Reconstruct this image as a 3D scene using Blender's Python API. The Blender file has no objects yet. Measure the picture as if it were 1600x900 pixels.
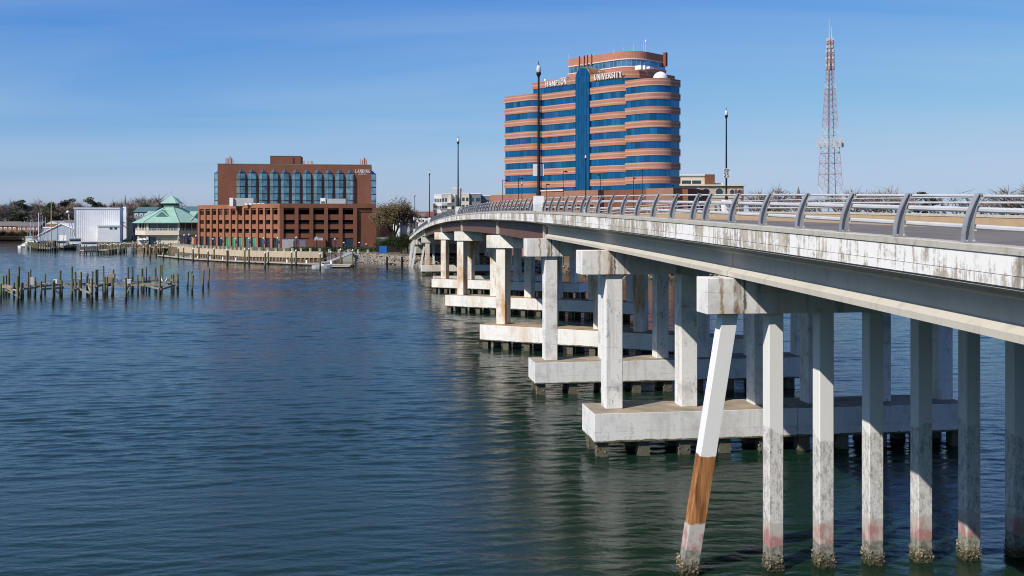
import bpy, bmesh, math, random
from mathutils import Vector, Matrix
import numpy as np
random.seed(7); np.random.seed(7)
SC = bpy.context.scene
COL = SC.collection
V3 = Vector
# ------------------------------------------------------------------ camera
F, H, YH = 1555.0, 13.5, 345.0            # focal length in px of a 1600 px wide frame, eye height, horizon row
cam = bpy.data.cameras.new('camera'); cam_o = bpy.data.objects.new('camera', cam); COL.objects.link(cam_o)
cam_o.location = (0, 0, H); cam_o.rotation_euler = (math.radians(90), 0, 0)
cam.sensor_width = 36.0; cam.lens = 36.0*F/1600; cam.shift_y = -(450-YH)/1600
cam.clip_start = 0.5; cam.clip_end = 9000
SC.camera = cam_o
# ------------------------------------------------------------------ sun, sky, exposure
SUN = Vector((-2.95, -2.65, 3.30)).normalized()      # towards the sun
el = math.asin(SUN.z); az = math.atan2(SUN.x, SUN.y)
sl = bpy.data.lights.new('sun', 'SUN'); sl.energy = 5.0; sl.angle = math.radians(0.5); sl.color = (1.0, 0.93, 0.83)
so = bpy.data.objects.new('sun', sl); COL.objects.link(so)
so.rotation_euler = (-SUN).to_track_quat('-Z', 'Y').to_euler(); so.location = (-60, -60, 90)
SC.view_settings.view_transform = 'Standard'; SC.view_settings.look = 'None'
SC.view_settings.exposure = 0.0; SC.view_settings.gamma = 1.0
W = bpy.data.worlds.new('World'); SC.world = W; W.use_nodes = True
wt = W.node_tree; wt.nodes.clear()
def wn(t, **k):
    n = wt.nodes.new(t)
    for a, b in k.items(): setattr(n, a, b)
    return n
sky = wn('ShaderNodeTexSky', sky_type='NISHITA', sun_disc=False, sun_elevation=el, sun_rotation=az,
         altitude=0.0, air_density=1.0, dust_density=0.35, ozone_density=2.2)
bg = wn('ShaderNodeBackground'); bg.inputs[1].default_value = 0.125
wo = wn('ShaderNodeOutputWorld')
tc = wn('ShaderNodeTexCoord'); sp = wn('ShaderNodeSeparateXYZ'); wt.links.new(tc.outputs['Generated'], sp.inputs[0])
def wm(op, a, b):
    n = wn('ShaderNodeMath', operation=op)
    for i, x in enumerate((a, b)):
        if isinstance(x, (int, float)): n.inputs[i].default_value = x
        else: wt.links.new(x, n.inputs[i])
    return n.outputs[0]
zz = wm('ADD', wm('MAXIMUM', sp.outputs[2], 0.0), 0.12)
cv = wn('ShaderNodeCombineXYZ')
wt.links.new(wm('MULTIPLY', wm('DIVIDE', sp.outputs[0], zz), 0.55), cv.inputs[0])
wt.links.new(wm('MULTIPLY', wm('DIVIDE', sp.outputs[1], zz), 1.5), cv.inputs[1])
cn = wn('ShaderNodeTexNoise'); cn.inputs['Scale'].default_value = 0.55; cn.inputs['Detail'].default_value = 5
cn.inputs['Distortion'].default_value = 0.7
wt.links.new(cv.outputs[0], cn.inputs['Vector'])
cr = wn('ShaderNodeMapRange'); cr.inputs[1].default_value = 0.37; cr.inputs[2].default_value = 0.76
cr.inputs[3].default_value = 0.0; cr.inputs[4].default_value = 0.38
wt.links.new(cn.outputs[0], cr.inputs[0])
mx = wn('ShaderNodeMix', data_type='RGBA'); wt.links.new(cr.outputs[0], mx.inputs[0])
SK = 0.125
ss_ = wn('ShaderNodeSeparateColor'); sc_ = wn('ShaderNodeCombineColor'); wt.links.new(sky.outputs[0], ss_.inputs[0])
for i_, (k_, p_) in enumerate(((.66, 1.58), (.66, 1.08), (.89, .62))):      # colour response of the clear March sky
    q_ = wn('ShaderNodeMath', operation='SMOOTH_MIN'); q_.inputs[1].default_value = (.44, .58, .78)[i_]; q_.inputs[2].default_value = .22
    wt.links.new(wm('MULTIPLY', wm('POWER', wm('MULTIPLY', ss_.outputs[i_], SK), p_), k_), q_.inputs[0])
    wt.links.new(wm('MULTIPLY', q_.outputs[0], 1/SK), sc_.inputs[i_])
wt.links.new(sc_.outputs[0], mx.inputs[6]); mx.inputs[7].default_value = (.50/SK, .62/SK, .78/SK, 1)
wt.links.new(mx.outputs[2], bg.inputs[0]); wt.links.new(bg.outputs[0], wo.inputs[0])
SC.cycles.filter_width = 1.05
SC.cycles.max_bounces = 6; SC.cycles.diffuse_bounces = 3; SC.cycles.glossy_bounces = 3
SC.cycles.transmission_bounces = 3; SC.cycles.use_denoising = True
SC.cycles.caustics_reflective = False; SC.cycles.caustics_refractive = False

# ------------------------------------------------------------------ photo measurement helpers
def wx(px, d): return (px-800)*d/F
def wz(py, d): return H-(py-YH)*d/F
def dist(py, z=0.0): return (H-z)*F/(py-YH)      # distance of a point at height z seen at row py
def at(px, d, z=0.0): return Vector((wx(px, d), d, z))

# ------------------------------------------------------------------ mesh builder
class MB:
    def __init__(s): s.v = []; s.f = []; s.m = []
    def add(s, vs, fs, mi=0):
        o = len(s.v); s.v.extend([tuple(p) for p in vs])
        s.f.extend([tuple(i+o for i in q) for q in fs]); s.m.extend([mi]*len(fs))
    def hexa(s, p, mi=0):          # 4 bottom, 4 top
        s.add(p, [(3,2,1,0),(4,5,6,7),(0,1,5,4),(1,2,6,5),(2,3,7,6),(3,0,4,7)], mi)
    def box(s, x0, x1, y0, y1, z0, z1, mi=0):
        s.hexa([(x0,y0,z0),(x1,y0,z0),(x1,y1,z0),(x0,y1,z0),(x0,y0,z1),(x1,y0,z1),(x1,y1,z1),(x0,y1,z1)], mi)
    def obox(s, o, ax, ay, a0, a1, b0, b1, z0, z1, mi=0):   # box in a horizontal frame (2-D unit axes ax, ay)
        q = [(o[0]+ax[0]*a+ay[0]*b, o[1]+ax[1]*a+ay[1]*b) for a, b in ((a0,b0),(a1,b0),(a1,b1),(a0,b1))]
        s.hexa([(x,y,z0) for x,y in q]+[(x,y,z1) for x,y in q], mi)
    def prism(s, bot, top, mi=0, cap=True):
        n = len(bot); fs = [(i,(i+1)%n,n+(i+1)%n,n+i) for i in range(n)]
        if cap: fs += [tuple(range(n))[::-1], tuple(range(n,2*n))]
        s.add(list(bot)+list(top), fs, mi)
    def poly(s, pts, z0, z1, mi=0):
        s.prism([(x,y,z0) for x,y in pts], [(x,y,z1) for x,y in pts], mi)
    def tube(s, p0, p1, r0, r1=None, n=6, mi=0, cap=True):
        s.ptube([p0, p1], [r0, r0 if r1 is None else r1], n, mi, cap)
    def ptube(s, pts, rs, n=6, mi=0, cap=True):
        pts = [Vector(p) for p in pts]; k = len(pts); vs = []
        if not hasattr(rs, '__len__'): rs = [rs]*k
        for i, p in enumerate(pts):
            d = (pts[min(i+1,k-1)]-pts[max(i-1,0)]).normalized()
            a = d.cross(Vector((0,0,1)) if abs(d.z) < .9 else Vector((1,0,0))).normalized(); b = d.cross(a)
            for j in range(n):
                t = 2*math.pi*(j+.5)/n; vs.append(p+(a*math.cos(t)+b*math.sin(t))*rs[i])
        fs = [(i*n+j, i*n+(j+1)%n, (i+1)*n+(j+1)%n, (i+1)*n+j) for i in range(k-1) for j in range(n)]
        if cap: fs += [tuple(range(n))[::-1], tuple(range((k-1)*n, k*n))]
        s.add(vs, fs, mi)
    def lathe(s, c, prof, n=12, mi=0):
        vs = []
        for r, z in prof:
            for j in range(n):
                t = 2*math.pi*j/n; vs.append((c[0]+r*math.cos(t), c[1]+r*math.sin(t), c[2]+z))
        k = len(prof)
        fs = [(i*n+j, i*n+(j+1)%n, (i+1)*n+(j+1)%n, (i+1)*n+j) for i in range(k-1) for j in range(n)]
        fs += [tuple(range(n))[::-1], tuple(range((k-1)*n, k*n))]
        s.add(vs, fs, mi)
    def sweep(s, prof, ss, zf, mi=0):     # closed profile (t, dz) along the bridge
        n = len(prof); vs = []
        for q in ss:
            z = zf(q)
            for t, dz in prof: vs.append(BP(q, t, z+dz))
        k = len(ss)
        fs = [(i*n+j, i*n+(j+1)%n, (i+1)*n+(j+1)%n, (i+1)*n+j) for i in range(k-1) for j in range(n)]
        fs += [tuple(range(n))[::-1], tuple(range((k-1)*n, k*n))]
        s.add(vs, fs, mi)
    def mesh(s, name, mats, smooth=False, fix=True):
        me = bpy.data.meshes.new(name); me.from_pydata(s.v, [], s.f)
        if not isinstance(mats, (list, tuple)): mats = [mats]
        for m in mats: me.materials.append(m)
        if len(mats) > 1: me.polygons.foreach_set('material_index', s.m)
        if fix:
            bm = bmesh.new(); bm.from_mesh(me); bmesh.ops.recalc_face_normals(bm, faces=bm.faces); bm.to_mesh(me); bm.free()
        if smooth:
            me.polygons.foreach_set('use_smooth', [True]*len(me.polygons))
            try: me.set_sharp_from_angle(angle=math.radians(38))
            except Exception: pass
        me.update(); return me
    def build(s, name, mats, parent=None, smooth=False, fix=True):
        return link(name, s.mesh(name, mats, smooth, fix), parent)
def link(name, me, parent=None):
    o = bpy.data.objects.new(name, me); COL.objects.link(o)
    if parent is not None: o.parent = parent
    return o
def empty(name, parent=None, loc=(0,0,0)):
    o = bpy.data.objects.new(name, None); COL.objects.link(o); o.location = loc; o.empty_display_size = .3
    if parent is not None: o.parent = parent
    return o
def tag(o, label=None, cat=None, group=None, kind=None):
    if label: o['label'] = label
    if cat: o['category'] = cat
    if group: o['group'] = group
    if kind: o['kind'] = kind
    return o
def thing(name, label, cat, group=None, loc=(0,0,0)):
    return tag(empty(name, None, loc), label, cat, group)
def copy_tree(o, parent=None):
    c = o.copy(); COL.objects.link(c)
    if parent is not None: c.parent = parent
    for ch in list(o.children): copy_tree(ch, c)
    return c
def rootat(loc, name, label, cat, group=None): return thing(name, label, cat, group, loc)
ORD = ['first','second','third','fourth','fifth','sixth','seventh','eighth','ninth','tenth','eleventh','twelfth','thirteenth',
       'fourteenth','fifteenth','sixteenth','seventeenth','eighteenth','nineteenth','twentieth','twenty-first','twenty-second',
       'twenty-third','twenty-fourth','twenty-fifth','twenty-sixth','twenty-seventh','twenty-eighth','twenty-ninth','thirtieth',
       'thirty-first','thirty-second','thirty-third','thirty-fourth','thirty-fifth','thirty-sixth','thirty-seventh','thirty-eighth','thirty-ninth','fortieth']

def pivot(root, p, ang):
    c, s_ = math.cos(ang), math.sin(ang); root.rotation_euler.z = ang
    root.location = (p[0]-(c*p[0]-s_*p[1]), p[1]-(s_*p[0]+c*p[1]), 0)
# ------------------------------------------------------------------ materials
class NT:
    def __init__(s, name):
        s.mat = bpy.data.materials.new(name); s.mat.use_nodes = True; s.t = s.mat.node_tree
        s.b = s.t.nodes['Principled BSDF']; s.g = None
    def n(s, t, **k):
        q = s.t.nodes.new(t)
        for a, b in k.items(): setattr(q, a, b)
        return q
    def put(s, x, sock):
        if isinstance(x, bpy.types.NodeSocket): s.t.links.new(x, sock)
        else: sock.default_value = x if not (isinstance(x, tuple) and len(x) == 3 and sock.type == 'RGBA') else (*x, 1)
    def pos(s):
        if s.g is None: s.g = s.n('ShaderNodeNewGeometry')
        return s.g.outputs['Position']
    def nrm(s): s.pos(); return s.g.outputs['Normal']
    def obj(s): return s.n('ShaderNodeTexCoord').outputs['Object']
    def mapv(s, v, sc=(1,1,1), rot=(0,0,0), loc=(0,0,0)):
        q = s.n('ShaderNodeMapping'); s.t.links.new(v, q.inputs[0]); q.inputs[3].default_value = sc; q.inputs[2].default_value = rot
        q.inputs[1].default_value = loc
        return q.outputs[0]
    def noise(s, v, scale, detail=4, rough=.5, dist=0.0):
        q = s.n('ShaderNodeTexNoise'); s.t.links.new(v, q.inputs['Vector'])
        q.inputs['Scale'].default_value = scale; q.inputs['Detail'].default_value = detail
        q.inputs['Roughness'].default_value = rough; q.inputs['Distortion'].default_value = dist
        return q.outputs[0]
    def rng(s, x, a, b, c=0.0, d=1.0, smooth=False):
        q = s.n('ShaderNodeMapRange'); s.put(x, q.inputs[0])
        if smooth: q.interpolation_type = 'SMOOTHSTEP'
        for i, y in enumerate((a, b, c, d)): s.put(y, q.inputs[i+1])
        return q.outputs[0]
    def math(s, op, a, b=0.0):
        q = s.n('ShaderNodeMath', operation=op); s.put(a, q.inputs[0]); s.put(b, q.inputs[1]); return q.outputs[0]
    def mix(s, f, a, b, mode='MIX'):
        q = s.n('ShaderNodeMix', data_type='RGBA', blend_type=mode); s.put(f, q.inputs[0]); s.put(a, q.inputs[6]); s.put(b, q.inputs[7])
        return q.outputs[2]
    def sep(s, v):
        q = s.n('ShaderNodeSeparateXYZ'); s.t.links.new(v, q.inputs[0]); return q.outputs
    def bump(s, h, st=.3, d=.02, nor=None):
        q = s.n('ShaderNodeBump'); s.put(h, q.inputs['Height']); q.inputs['Strength'].default_value = st; q.inputs['Distance'].default_value = d
        if nor is not None: s.t.links.new(nor, q.inputs['Normal'])
        return q.outputs[0]
    def fin(s, color=None, rough=None, normal=None, spec=None, metal=None):
        if color is not None: s.put(color, s.b.inputs['Base Color'])
        if rough is not None: s.put(rough, s.b.inputs['Roughness'])
        if normal is not None: s.put(normal, s.b.inputs['Normal'])
        if spec is not None: s.put(spec, s.b.inputs['Specular IOR Level'])
        if metal is not None: s.put(metal, s.b.inputs['Metallic'])
        return s.mat
def plain(name, c, rough=.7, var=.12, scale=2.0, spec=.3, metal=0.0):
    n = NT(name); f = n.noise(n.pos(), scale, 4)
    k = n.rng(f, .3, .7, 1-var, 1+var)
    cc = n.mix(0.0, c, (1,1,1)); q = n.n('ShaderNodeVectorMath', operation='SCALE'); n.t.links.new(cc, q.inputs[0]); n.t.links.new(k, q.inputs['Scale'])
    return n.fin(q.outputs[0], rough, spec=spec, metal=metal)
def concrete(name, base, stain, blot=.5, streak=.5, rust=0.0, zlow=None, low=(.16,.15,.10), top=None, fine=1.0, sstreak=(2.6,2.6,.16)):
    n = NT(name); p = n.pos()
    a = n.rng(n.noise(p, .55*fine, 6, .62), .50, .74, 0, blot)
    b = n.rng(n.noise(n.mapv(p, sstreak), 1.0, 5, .6), .52, .72, 0, streak)
    sp_ = n.rng(n.noise(p, 7*fine, 4, .65), .58, .74, 0, .55*blot)
    k = n.math('MAXIMUM', n.math('MAXIMUM', a, b), sp_)
    c = n.mix(k, base, stain)
    sm = n.rng(n.noise(n.mapv(p, (1.3,1.3,.75), loc=(5,1,2)), 1.9*fine, 8, .72), .56, .66, 0, .75*blot)      # smudges of grime
    c = n.mix(sm, c, tuple(x*.8 for x in stain))
    sc2 = n.rng(n.noise(n.mapv(p, (.9,.9,7), loc=(1,8,3)), 1.6, 5, .65), .60, .70, 0, .45*blot)                # scrapes along the form boards
    c = n.mix(sc2, c, stain)
    zf = n.math('FRACT', n.math('ADD', n.math('MULTIPLY', n.sep(p)[2], .43), .37))
    c = n.mix(n.math('MULTIPLY', n.rng(zf, .0, .012, 1, 0), n.rng(n.noise(p, 1.5, 3), .4, .6, .15, .7)), c, tuple(x*.7 for x in stain))
    c = n.mix(n.rng(n.noise(p, 24, 3), .35, .7, 0, .10), c, tuple(x*.7 for x in base))
    if rust:
        r = n.rng(n.noise(n.mapv(p, (.42,.42,.16), loc=(3,7,1)), 1.0, 5, .62), .49, .64, 0, rust)
        c = n.mix(r, c, (.52,.27,.09))
        r2 = n.rng(n.noise(n.mapv(p, (3.2,3.2,.2), loc=(9,2,1)), 1.0, 4, .6), .60, .72, 0, rust*.7)
        c = n.mix(r2, c, (.36,.13,.035))
    if top is not None:
        nz = n.sep(n.nrm())[2]
        tt = n.mix(n.rng(n.noise(p, .7, 5), .38, .68), top, tuple(x*.62 for x in top))
        c = n.mix(n.rng(nz, .7, .9), c, tt)
    if zlow is not None:
        z = n.math('ADD', n.sep(p)[2], n.rng(n.noise(p, 1.1, 6, .7), .3, .7, -.06, .06))
        c = n.mix(n.rng(z, zlow-.02, zlow+.02, 1, 0), c, n.mix(n.rng(n.noise(p, 5, 4), .4, .65), low, tuple(x*.45 for x in low)))
    nb = n.bump(n.noise(p, 9, 5, .6), .35, .02)
    return n.fin(c, .86, nb, spec=.25)

m_white = concrete('painted_concrete', (.74,.735,.72), (.25,.24,.22), .55, .42, zlow=.98, low=(.17,.155,.10), top=(.40,.33,.25))
m_column = concrete('painted_column_concrete', (.81,.80,.785), (.22,.21,.195), .75, .40, fine=1.1)
m_chan = concrete('white_channel_concrete', (.78,.77,.74), (.34,.30,.25), .35, .25, rust=.35, zlow=.98, low=(.17,.155,.10), top=(.42,.30,.19))
m_rust = concrete('rust_stained_concrete', (.76,.73,.67), (.30,.26,.21), .6, .35, rust=1.0)
m_cap = concrete('pier_cap_concrete', (.80,.78,.755), (.24,.21,.18), .5, .55, rust=.38)
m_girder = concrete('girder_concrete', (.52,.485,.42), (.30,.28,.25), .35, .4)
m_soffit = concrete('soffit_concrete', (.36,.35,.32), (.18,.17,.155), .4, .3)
m_coping = concrete('coping_concrete', (.47,.445,.39), (.27,.25,.21), .7, .5, fine=1.6)
m_gray = concrete('bare_gray_concrete', (.36,.345,.31), (.22,.21,.185), .6, .5)
def add_drips(mat):
    n = NT.__new__(NT); n.mat = mat; n.t = mat.node_tree; n.b = n.t.nodes['Principled BSDF']; n.g = None
    p = n.pos(); x, y, z = n.sep(p)
    t = n.math('ADD', n.math('MULTIPLY', n.math('SUBTRACT', x, BO_X), BV_X), n.math('MULTIPLY', y, BV_Y))
    wob = n.rng(n.noise(n.mapv(p, (1,1,.8)), 2.2, 5, .7), .3, .7, -.09, .09)
    src = n.b.inputs['Base Color'].links[0].from_socket
    c = src
    for t0, w_, col, amt in ((.25,.07,(.30,.18,.09),.85), (.93,.15,(.20,.135,.085),.95), (1.16,.06,(.06,.05,.04),.9), (1.75,.10,(.14,.12,.10),.7), (5.0,.15,(.16,.13,.1),.7)):
        d_ = n.math('ABSOLUTE', n.math('SUBTRACT', n.math('ADD', t, wob), t0))
        k = n.math('MULTIPLY', n.rng(d_, w_*.45, w_*1.25, amt, 0), n.rng(n.noise(n.mapv(p, (2.5,2.5,.5)), 1.5, 4, .6), .32, .52, .25, 1))
        c = n.mix(k, c, col)
    n.put(c, n.b.inputs['Base Color'])
def fascia_mat():
    n = NT('peeling_white_fascia'); p = n.pos()
    st = n.noise(n.mapv(p, (4.8,4.8,.34)), 1.0, 6, .66)
    st2 = n.noise(n.mapv(p, (9.0,9.0,.55)), 1.0, 3, .6)
    big = n.noise(p, .42, 5, .6)
    fine = n.noise(p, 7.5, 5, .65)
    k = n.math('ADD', n.math('ADD', n.math('MULTIPLY', st, .60), n.math('MULTIPLY', st2, .32)), n.math('ADD', n.math('MULTIPLY', big, .85), n.math('MULTIPLY', fine, .32)))
    m = n.rng(k, .985, 1.115, 0, 1, True)
    dk = n.mix(n.rng(n.noise(p, 1.1, 5), .35, .65), (.33,.29,.235), (.50,.455,.385))
    c = n.mix(m, (.80,.79,.77), dk)
    k2 = n.rng(n.noise(n.mapv(p, (1.3,1.3,.5)), 1.0, 6, .7), .60, .72, 0, .8)
    c = n.mix(k2, c, (.13,.115,.095))
    return n.fin(c, .85, n.bump(m, .3, .01), spec=.2)
m_fascia = fascia_mat()
BO_X, BV_X, BV_Y = 13.09, .98986, .14204
add_drips(m_cap)
def pile_mat(name, orange=False):
    n = NT(name); p = n.pos(); x, y, z = n.sep(p)
    lo = n.noise(n.mapv(p, (.23,.23,.0)), 1.0, 1)
    zz_ = n.math('ADD', z, n.rng(n.noise(p, 2.6, 4), .3, .7, -.06, .06))
    c = n.mix(n.rng(n.noise(n.mapv(p, (2.5,2.5,.2)), 1.0, 5), .55, .75, 0, .35), (.74,.735,.725), (.45,.44,.43))
    g = n.mix(n.rng(n.noise(n.mapv(p, (1.6,1.6,.7)), 3.4, 6, .72), .46, .66, 0, .85), (.66,.65,.625), (.26,.25,.235))
    g = n.mix(n.rng(n.noise(n.mapv(p, (1,1,.5)), 14, 3, .6), .56, .66, 0, .6), g, (.2,.19,.175))
    hi = n.rng(lo, .3, .7, 4.3, 6.2)
    c = n.mix(n.rng(n.math('SUBTRACT', zz_, hi), -.03, .03, 1, 0), c, g)
    if orange:
        w = n.noise(n.mapv(p, (5,5,.5)), 1.0, 5, .65, .5)
        wood = n.mix(n.rng(w, .35, .66), (.47,.215,.08), (.17,.062,.02))
        wood = n.mix(n.rng(n.noise(n.mapv(p, (9,9,.35), loc=(4,0,0)), 1.0, 4, .6), .56, .70, 0, .8), wood, (.11,.05,.02))
        wood = n.mix(n.rng(n.noise(n.mapv(p, (7,7,.3), loc=(0,7,0)), 1.0, 4, .6), .60, .70, 0, .6), wood, (.55,.40,.24))
        c = n.mix(n.rng(zz_, 4.50, 4.53, 1, 0), n.mix(0.0, (.76,.755,.74), (.5,.5,.5)), wood)
    pk = n.mix(n.rng(n.math('ADD', n.noise(n.mapv(p, (1,1,.5)), 3.0, 6, .65), n.rng(z, .9, 1.9, .10, -.12)), .42, .60), (.50,.46,.42), (.40,.205,.19))
    t1 = n.rng(lo, .3, .7, 1.65, 2.0)
    c = n.mix(n.rng(n.math('SUBTRACT', zz_, t1), -.03, .03, 1, 0), c, pk)
    wet = n.mix(n.rng(n.noise(p, 6, 4), .4, .65), (.30,.285,.25), (.13,.125,.10))
    c = n.mix(n.rng(zz_, .93, .99, 1, 0), c, wet)
    c = n.mix(n.rng(zz_, .28, .55, 1, 0), c, (.055,.052,.035))
    return n.fin(c, .82, n.bump(n.noise(p, 11, 4), .3, .015), spec=.25)
m_pile = pile_mat('painted_pile'); m_leanpile = pile_mat('patched_pile', True)
m_fpile = concrete('wet_footing_pile', (.13,.12,.09), (.05,.047,.035), .6, .5)
def oyster():
    n = NT('oyster_crust'); p = n.pos()
    c = n.mix(n.rng(n.noise(p, 9, 3), .4, .62), (.36,.31,.20), (.10,.085,.05))
    z = n.sep(p)[2]
    return n.fin(n.mix(n.rng(z, .05, .3, 1, 0), c, (.06,.055,.03)), .8, spec=.3)
m_oyster = oyster()
def steel():
    n = NT('weathered_brown_girder_paint'); p = n.pos()
    c = n.mix(n.rng(n.noise(n.mapv(p, (1,1,.3)), 1.5, 4), .4, .65), (.135,.066,.048), (.10,.054,.043))
    return n.fin(c, .55, spec=.35)
m_steel = steel()
m_rail = plain('galvanized_rail_gray', (.52,.52,.525), .45, .10, 1.2, .4)
m_post = plain('rail_post_gray', (.26,.265,.28), .5, .14, 2.0, .35)
m_bolt = plain('steel_bolt', (.5,.48,.45), .5, .1)
m_road = None
def asphalt():
    n = NT('asphalt'); p = n.pos()
    c = n.mix(n.rng(n.noise(p, .35, 6, .65), .38, .66), (.215,.187,.160), (.140,.124,.110))
    c = n.mix(n.rng(n.noise(p, 30, 2), .4, .6, 0, .4), c, (.15,.14,.13))
    return n.fin(c, .9, n.bump(n.noise(p, 40, 2), .3, .01), spec=.2)
m_road = asphalt()
m_tan = concrete('tan_barrier_concrete', (.42,.315,.205), (.30,.215,.14), .5, .4)
m_line = plain('road_paint', (.72,.72,.69), .7, .12, 6)
m_black = plain('black_enamel', (.010,.011,.013), .55, .15, 3, .25)
m_globe = plain('frosted_lamp_glass', (.55,.58,.60), .15, .04, 2, .6)
m_signw = plain('sign_sheet_white', (.72,.73,.74), .4, .06, 3)
m_alum = plain('bare_sign_aluminium', (.74,.75,.76), .5, .06, 3, .3)

def bricks(name, c1, c2, mort=(.33,.26,.21), sc=1.0, band=None):
    n = NT(name); p = n.pos(); x, y, z = n.sep(p)
    f = n.noise(n.mapv(p, (1,1,3)), 1.2*sc, 5, .65)
    c = n.mix(n.rng(f, .35, .65), c1, c2)
    course = n.math('FRACT', n.math('MULTIPLY', z, 2.5))
    c = n.mix(n.rng(course, .0, .12, .35, 0), c, mort)
    c = n.mix(n.rng(n.noise(n.mapv(p, (1,1,.6)), .16, 5, .65), .35, .68, 0, .55), c, tuple(x*.66 for x in c2))
    if band is not None:
        fr = n.math('FRACT', n.math('MULTIPLY', z, .85))
        c = n.mix(n.rng(n.math('ABSOLUTE', n.math('SUBTRACT', fr, .5)), .12, .16, .75, 0), c, band)
    return n.fin(c, .85, n.bump(f, .15, .02), spec=.2)
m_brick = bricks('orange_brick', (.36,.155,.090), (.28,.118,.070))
m_brickd = bricks('brown_or_shaded_brick', (.245,.098,.058), (.185,.073,.046))  # brown brick of the hotel; on the garage it paints the shaded face
m_tbrick = bricks('tower_brick', (.46,.225,.155), (.38,.175,.12), (.46,.33,.25), 1.0, (.52,.33,.245))
m_pbrick = bricks('penthouse_brick', (.48,.22,.155), (.40,.175,.12), (.50,.34,.25))
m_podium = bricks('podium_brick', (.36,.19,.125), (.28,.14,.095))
def glass(name, c, rough=.06, metal=.55, wav=.02, var=.25):
    n = NT(name); p = n.pos()
    f = n.noise(p, .35, 3)
    k = n.rng(f, .3, .7, 0, 1)
    cc = n.mix(k, tuple(x*(1-var) for x in c), tuple(min(1, x*(1+var)) for x in c))
    return n.fin(cc, rough, n.bump(n.noise(p, .5, 2), .25, wav), spec=.7, metal=metal)
def pane_glass(name, c, dark, light, pw, ph, z0, rough=.10):
    n = NT(name); p = n.pos(); x, y, z = n.sep(p)
    t = n.math('ADD', n.math('MULTIPLY', x, .70), n.math('MULTIPLY', y, -.714))
    cv_ = n.n('ShaderNodeCombineXYZ')
    n.put(n.math('FLOOR', n.math('DIVIDE', t, pw)), cv_.inputs[0]); n.put(n.math('FLOOR', n.math('DIVIDE', n.math('SUBTRACT', z, z0), ph)), cv_.inputs[1])
    wn_ = n.n('ShaderNodeTexWhiteNoise'); n.t.links.new(cv_.outputs[0], wn_.inputs[0]); v = wn_.outputs[0]
    cc = n.mix(n.rng(v, .0, .35, 1, 0), c, dark); cc = n.mix(n.rng(v, .78, 1.0, 0, .7), cc, light)
    off = n.n('ShaderNodeVectorMath', operation='SUBTRACT'); n.t.links.new(wn_.outputs[1], off.inputs[0]); off.inputs[1].default_value = (.5,.5,.5)
    sc_n = n.n('ShaderNodeVectorMath', operation='SCALE'); n.t.links.new(off.outputs[0], sc_n.inputs[0]); sc_n.inputs['Scale'].default_value = .05
    ad = n.n('ShaderNodeVectorMath', operation='ADD'); n.t.links.new(n.nrm(), ad.inputs[0]); n.t.links.new(sc_n.outputs[0], ad.inputs[1])
    nm = n.n('ShaderNodeVectorMath', operation='NORMALIZE'); n.t.links.new(ad.outputs[0], nm.inputs[0])
    return n.fin(cc, rough, nm.outputs[0], spec=.7, metal=.55)
m_tglass = pane_glass('blue_curtain_glass', (.004,.125,.29), (.003,.075,.17), (.03,.20,.38), 1.55, 4.0, .2)
m_shaft = pane_glass('blue_shaft_glass', (.004,.105,.24), (.003,.080,.185), (.01,.13,.28), 1.22, 2.0, 0, .12)
m_pglass = glass('penthouse_glass', (.10,.24,.38), .10, .6, var=.5)
m_hglass = glass('teal_bay_glass', (.30,.47,.54), .06, .75, .05, .35)
m_hroof = glass('bay_roof_glass', (.22,.40,.62), .2, .8)
m_wglass = glass('dark_window_glass', (.03,.055,.07), .08, .2)
m_gglass = glass('green_shop_glass', (.10,.34,.20), .15, .2)
m_mull = plain('dark_mullion', (.035,.05,.065), .5, .1)
m_pmull = plain('penthouse_mullion', (.22,.30,.36), .5, .1)
m_tmull = plain('blue_mullion', (.008,.055,.12), .4, .1)
m_trim = plain('pale_stone_trim', (.66,.55,.47), .8, .08)
m_vault = plain('bronze_vault_metal', (.40,.235,.085), .35, .2, 1.0, .5, .5)
m_wht = plain('white_paint', (.74,.74,.73), .6, .08, 1.5)
m_offw = plain('cream_paint', (.62,.56,.46), .75, .08, 1.0)
m_stucco = plain('beige_stucco', (.50,.41,.31), .85, .1, 1.0)
m_shedw = plain('white_ribbed_metal', (.86,.86,.86), .5, .06, .3, .4)
m_shedb = plain('blue_gray_metal', (.32,.38,.46), .5, .1, .4, .4)
m_green = plain('verdigris_metal_roof', (.30,.48,.385), .5, .09, .5, .4)
m_greend = plain('dark_green_roof', (.085,.16,.16), .6, .1, .5)
m_roofg = plain('gray_shingles', (.16,.145,.135), .9, .15, 1.0)
m_gwall = plain('gray_siding', (.40,.40,.41), .8, .08, .7)
m_dwall = plain('slate_siding', (.19,.20,.235), .8, .08, .7)
m_wood = concrete('weathered_timber', (.30,.255,.19), (.13,.11,.08), .6, .6)
m_wood2 = concrete('pale_dock_boards', (.46,.42,.35), (.28,.25,.20), .5, .4)
def pilewood():
    n = NT('dock_pile_wood'); p = n.pos(); z = n.sep(p)[2]
    c = n.mix(n.rng(n.noise(n.mapv(p, (3,3,.5)), 1.5, 4), .4, .65), (.225,.19,.115), (.12,.115,.06))
    c = n.mix(n.rng(n.noise(p, .9, 3), .45, .62, 0, .7), c, (.115,.15,.055))
    c = n.mix(n.rng(z, .6, 1.3, 1, 0), c, (.035,.036,.026))
    return n.fin(c, .9, spec=.2)
m_pwood = pilewood()
m_dark = plain('dark_or_opening_shade', (.018,.017,.016), .9, .1)  # own colour of dark parts, and painted shade of the podium openings
m_red = plain('red_paint', (.42,.05,.035), .6, .1)
m_redw = plain('faded_red_lattice_paint', (.45,.27,.26), .6, .1)
m_lat = plain('weathered_red_lattice', (.43,.29,.285), .6, .1)
m_galv = plain('galvanized_lattice', (.52,.53,.55), .5, .1)
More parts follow.
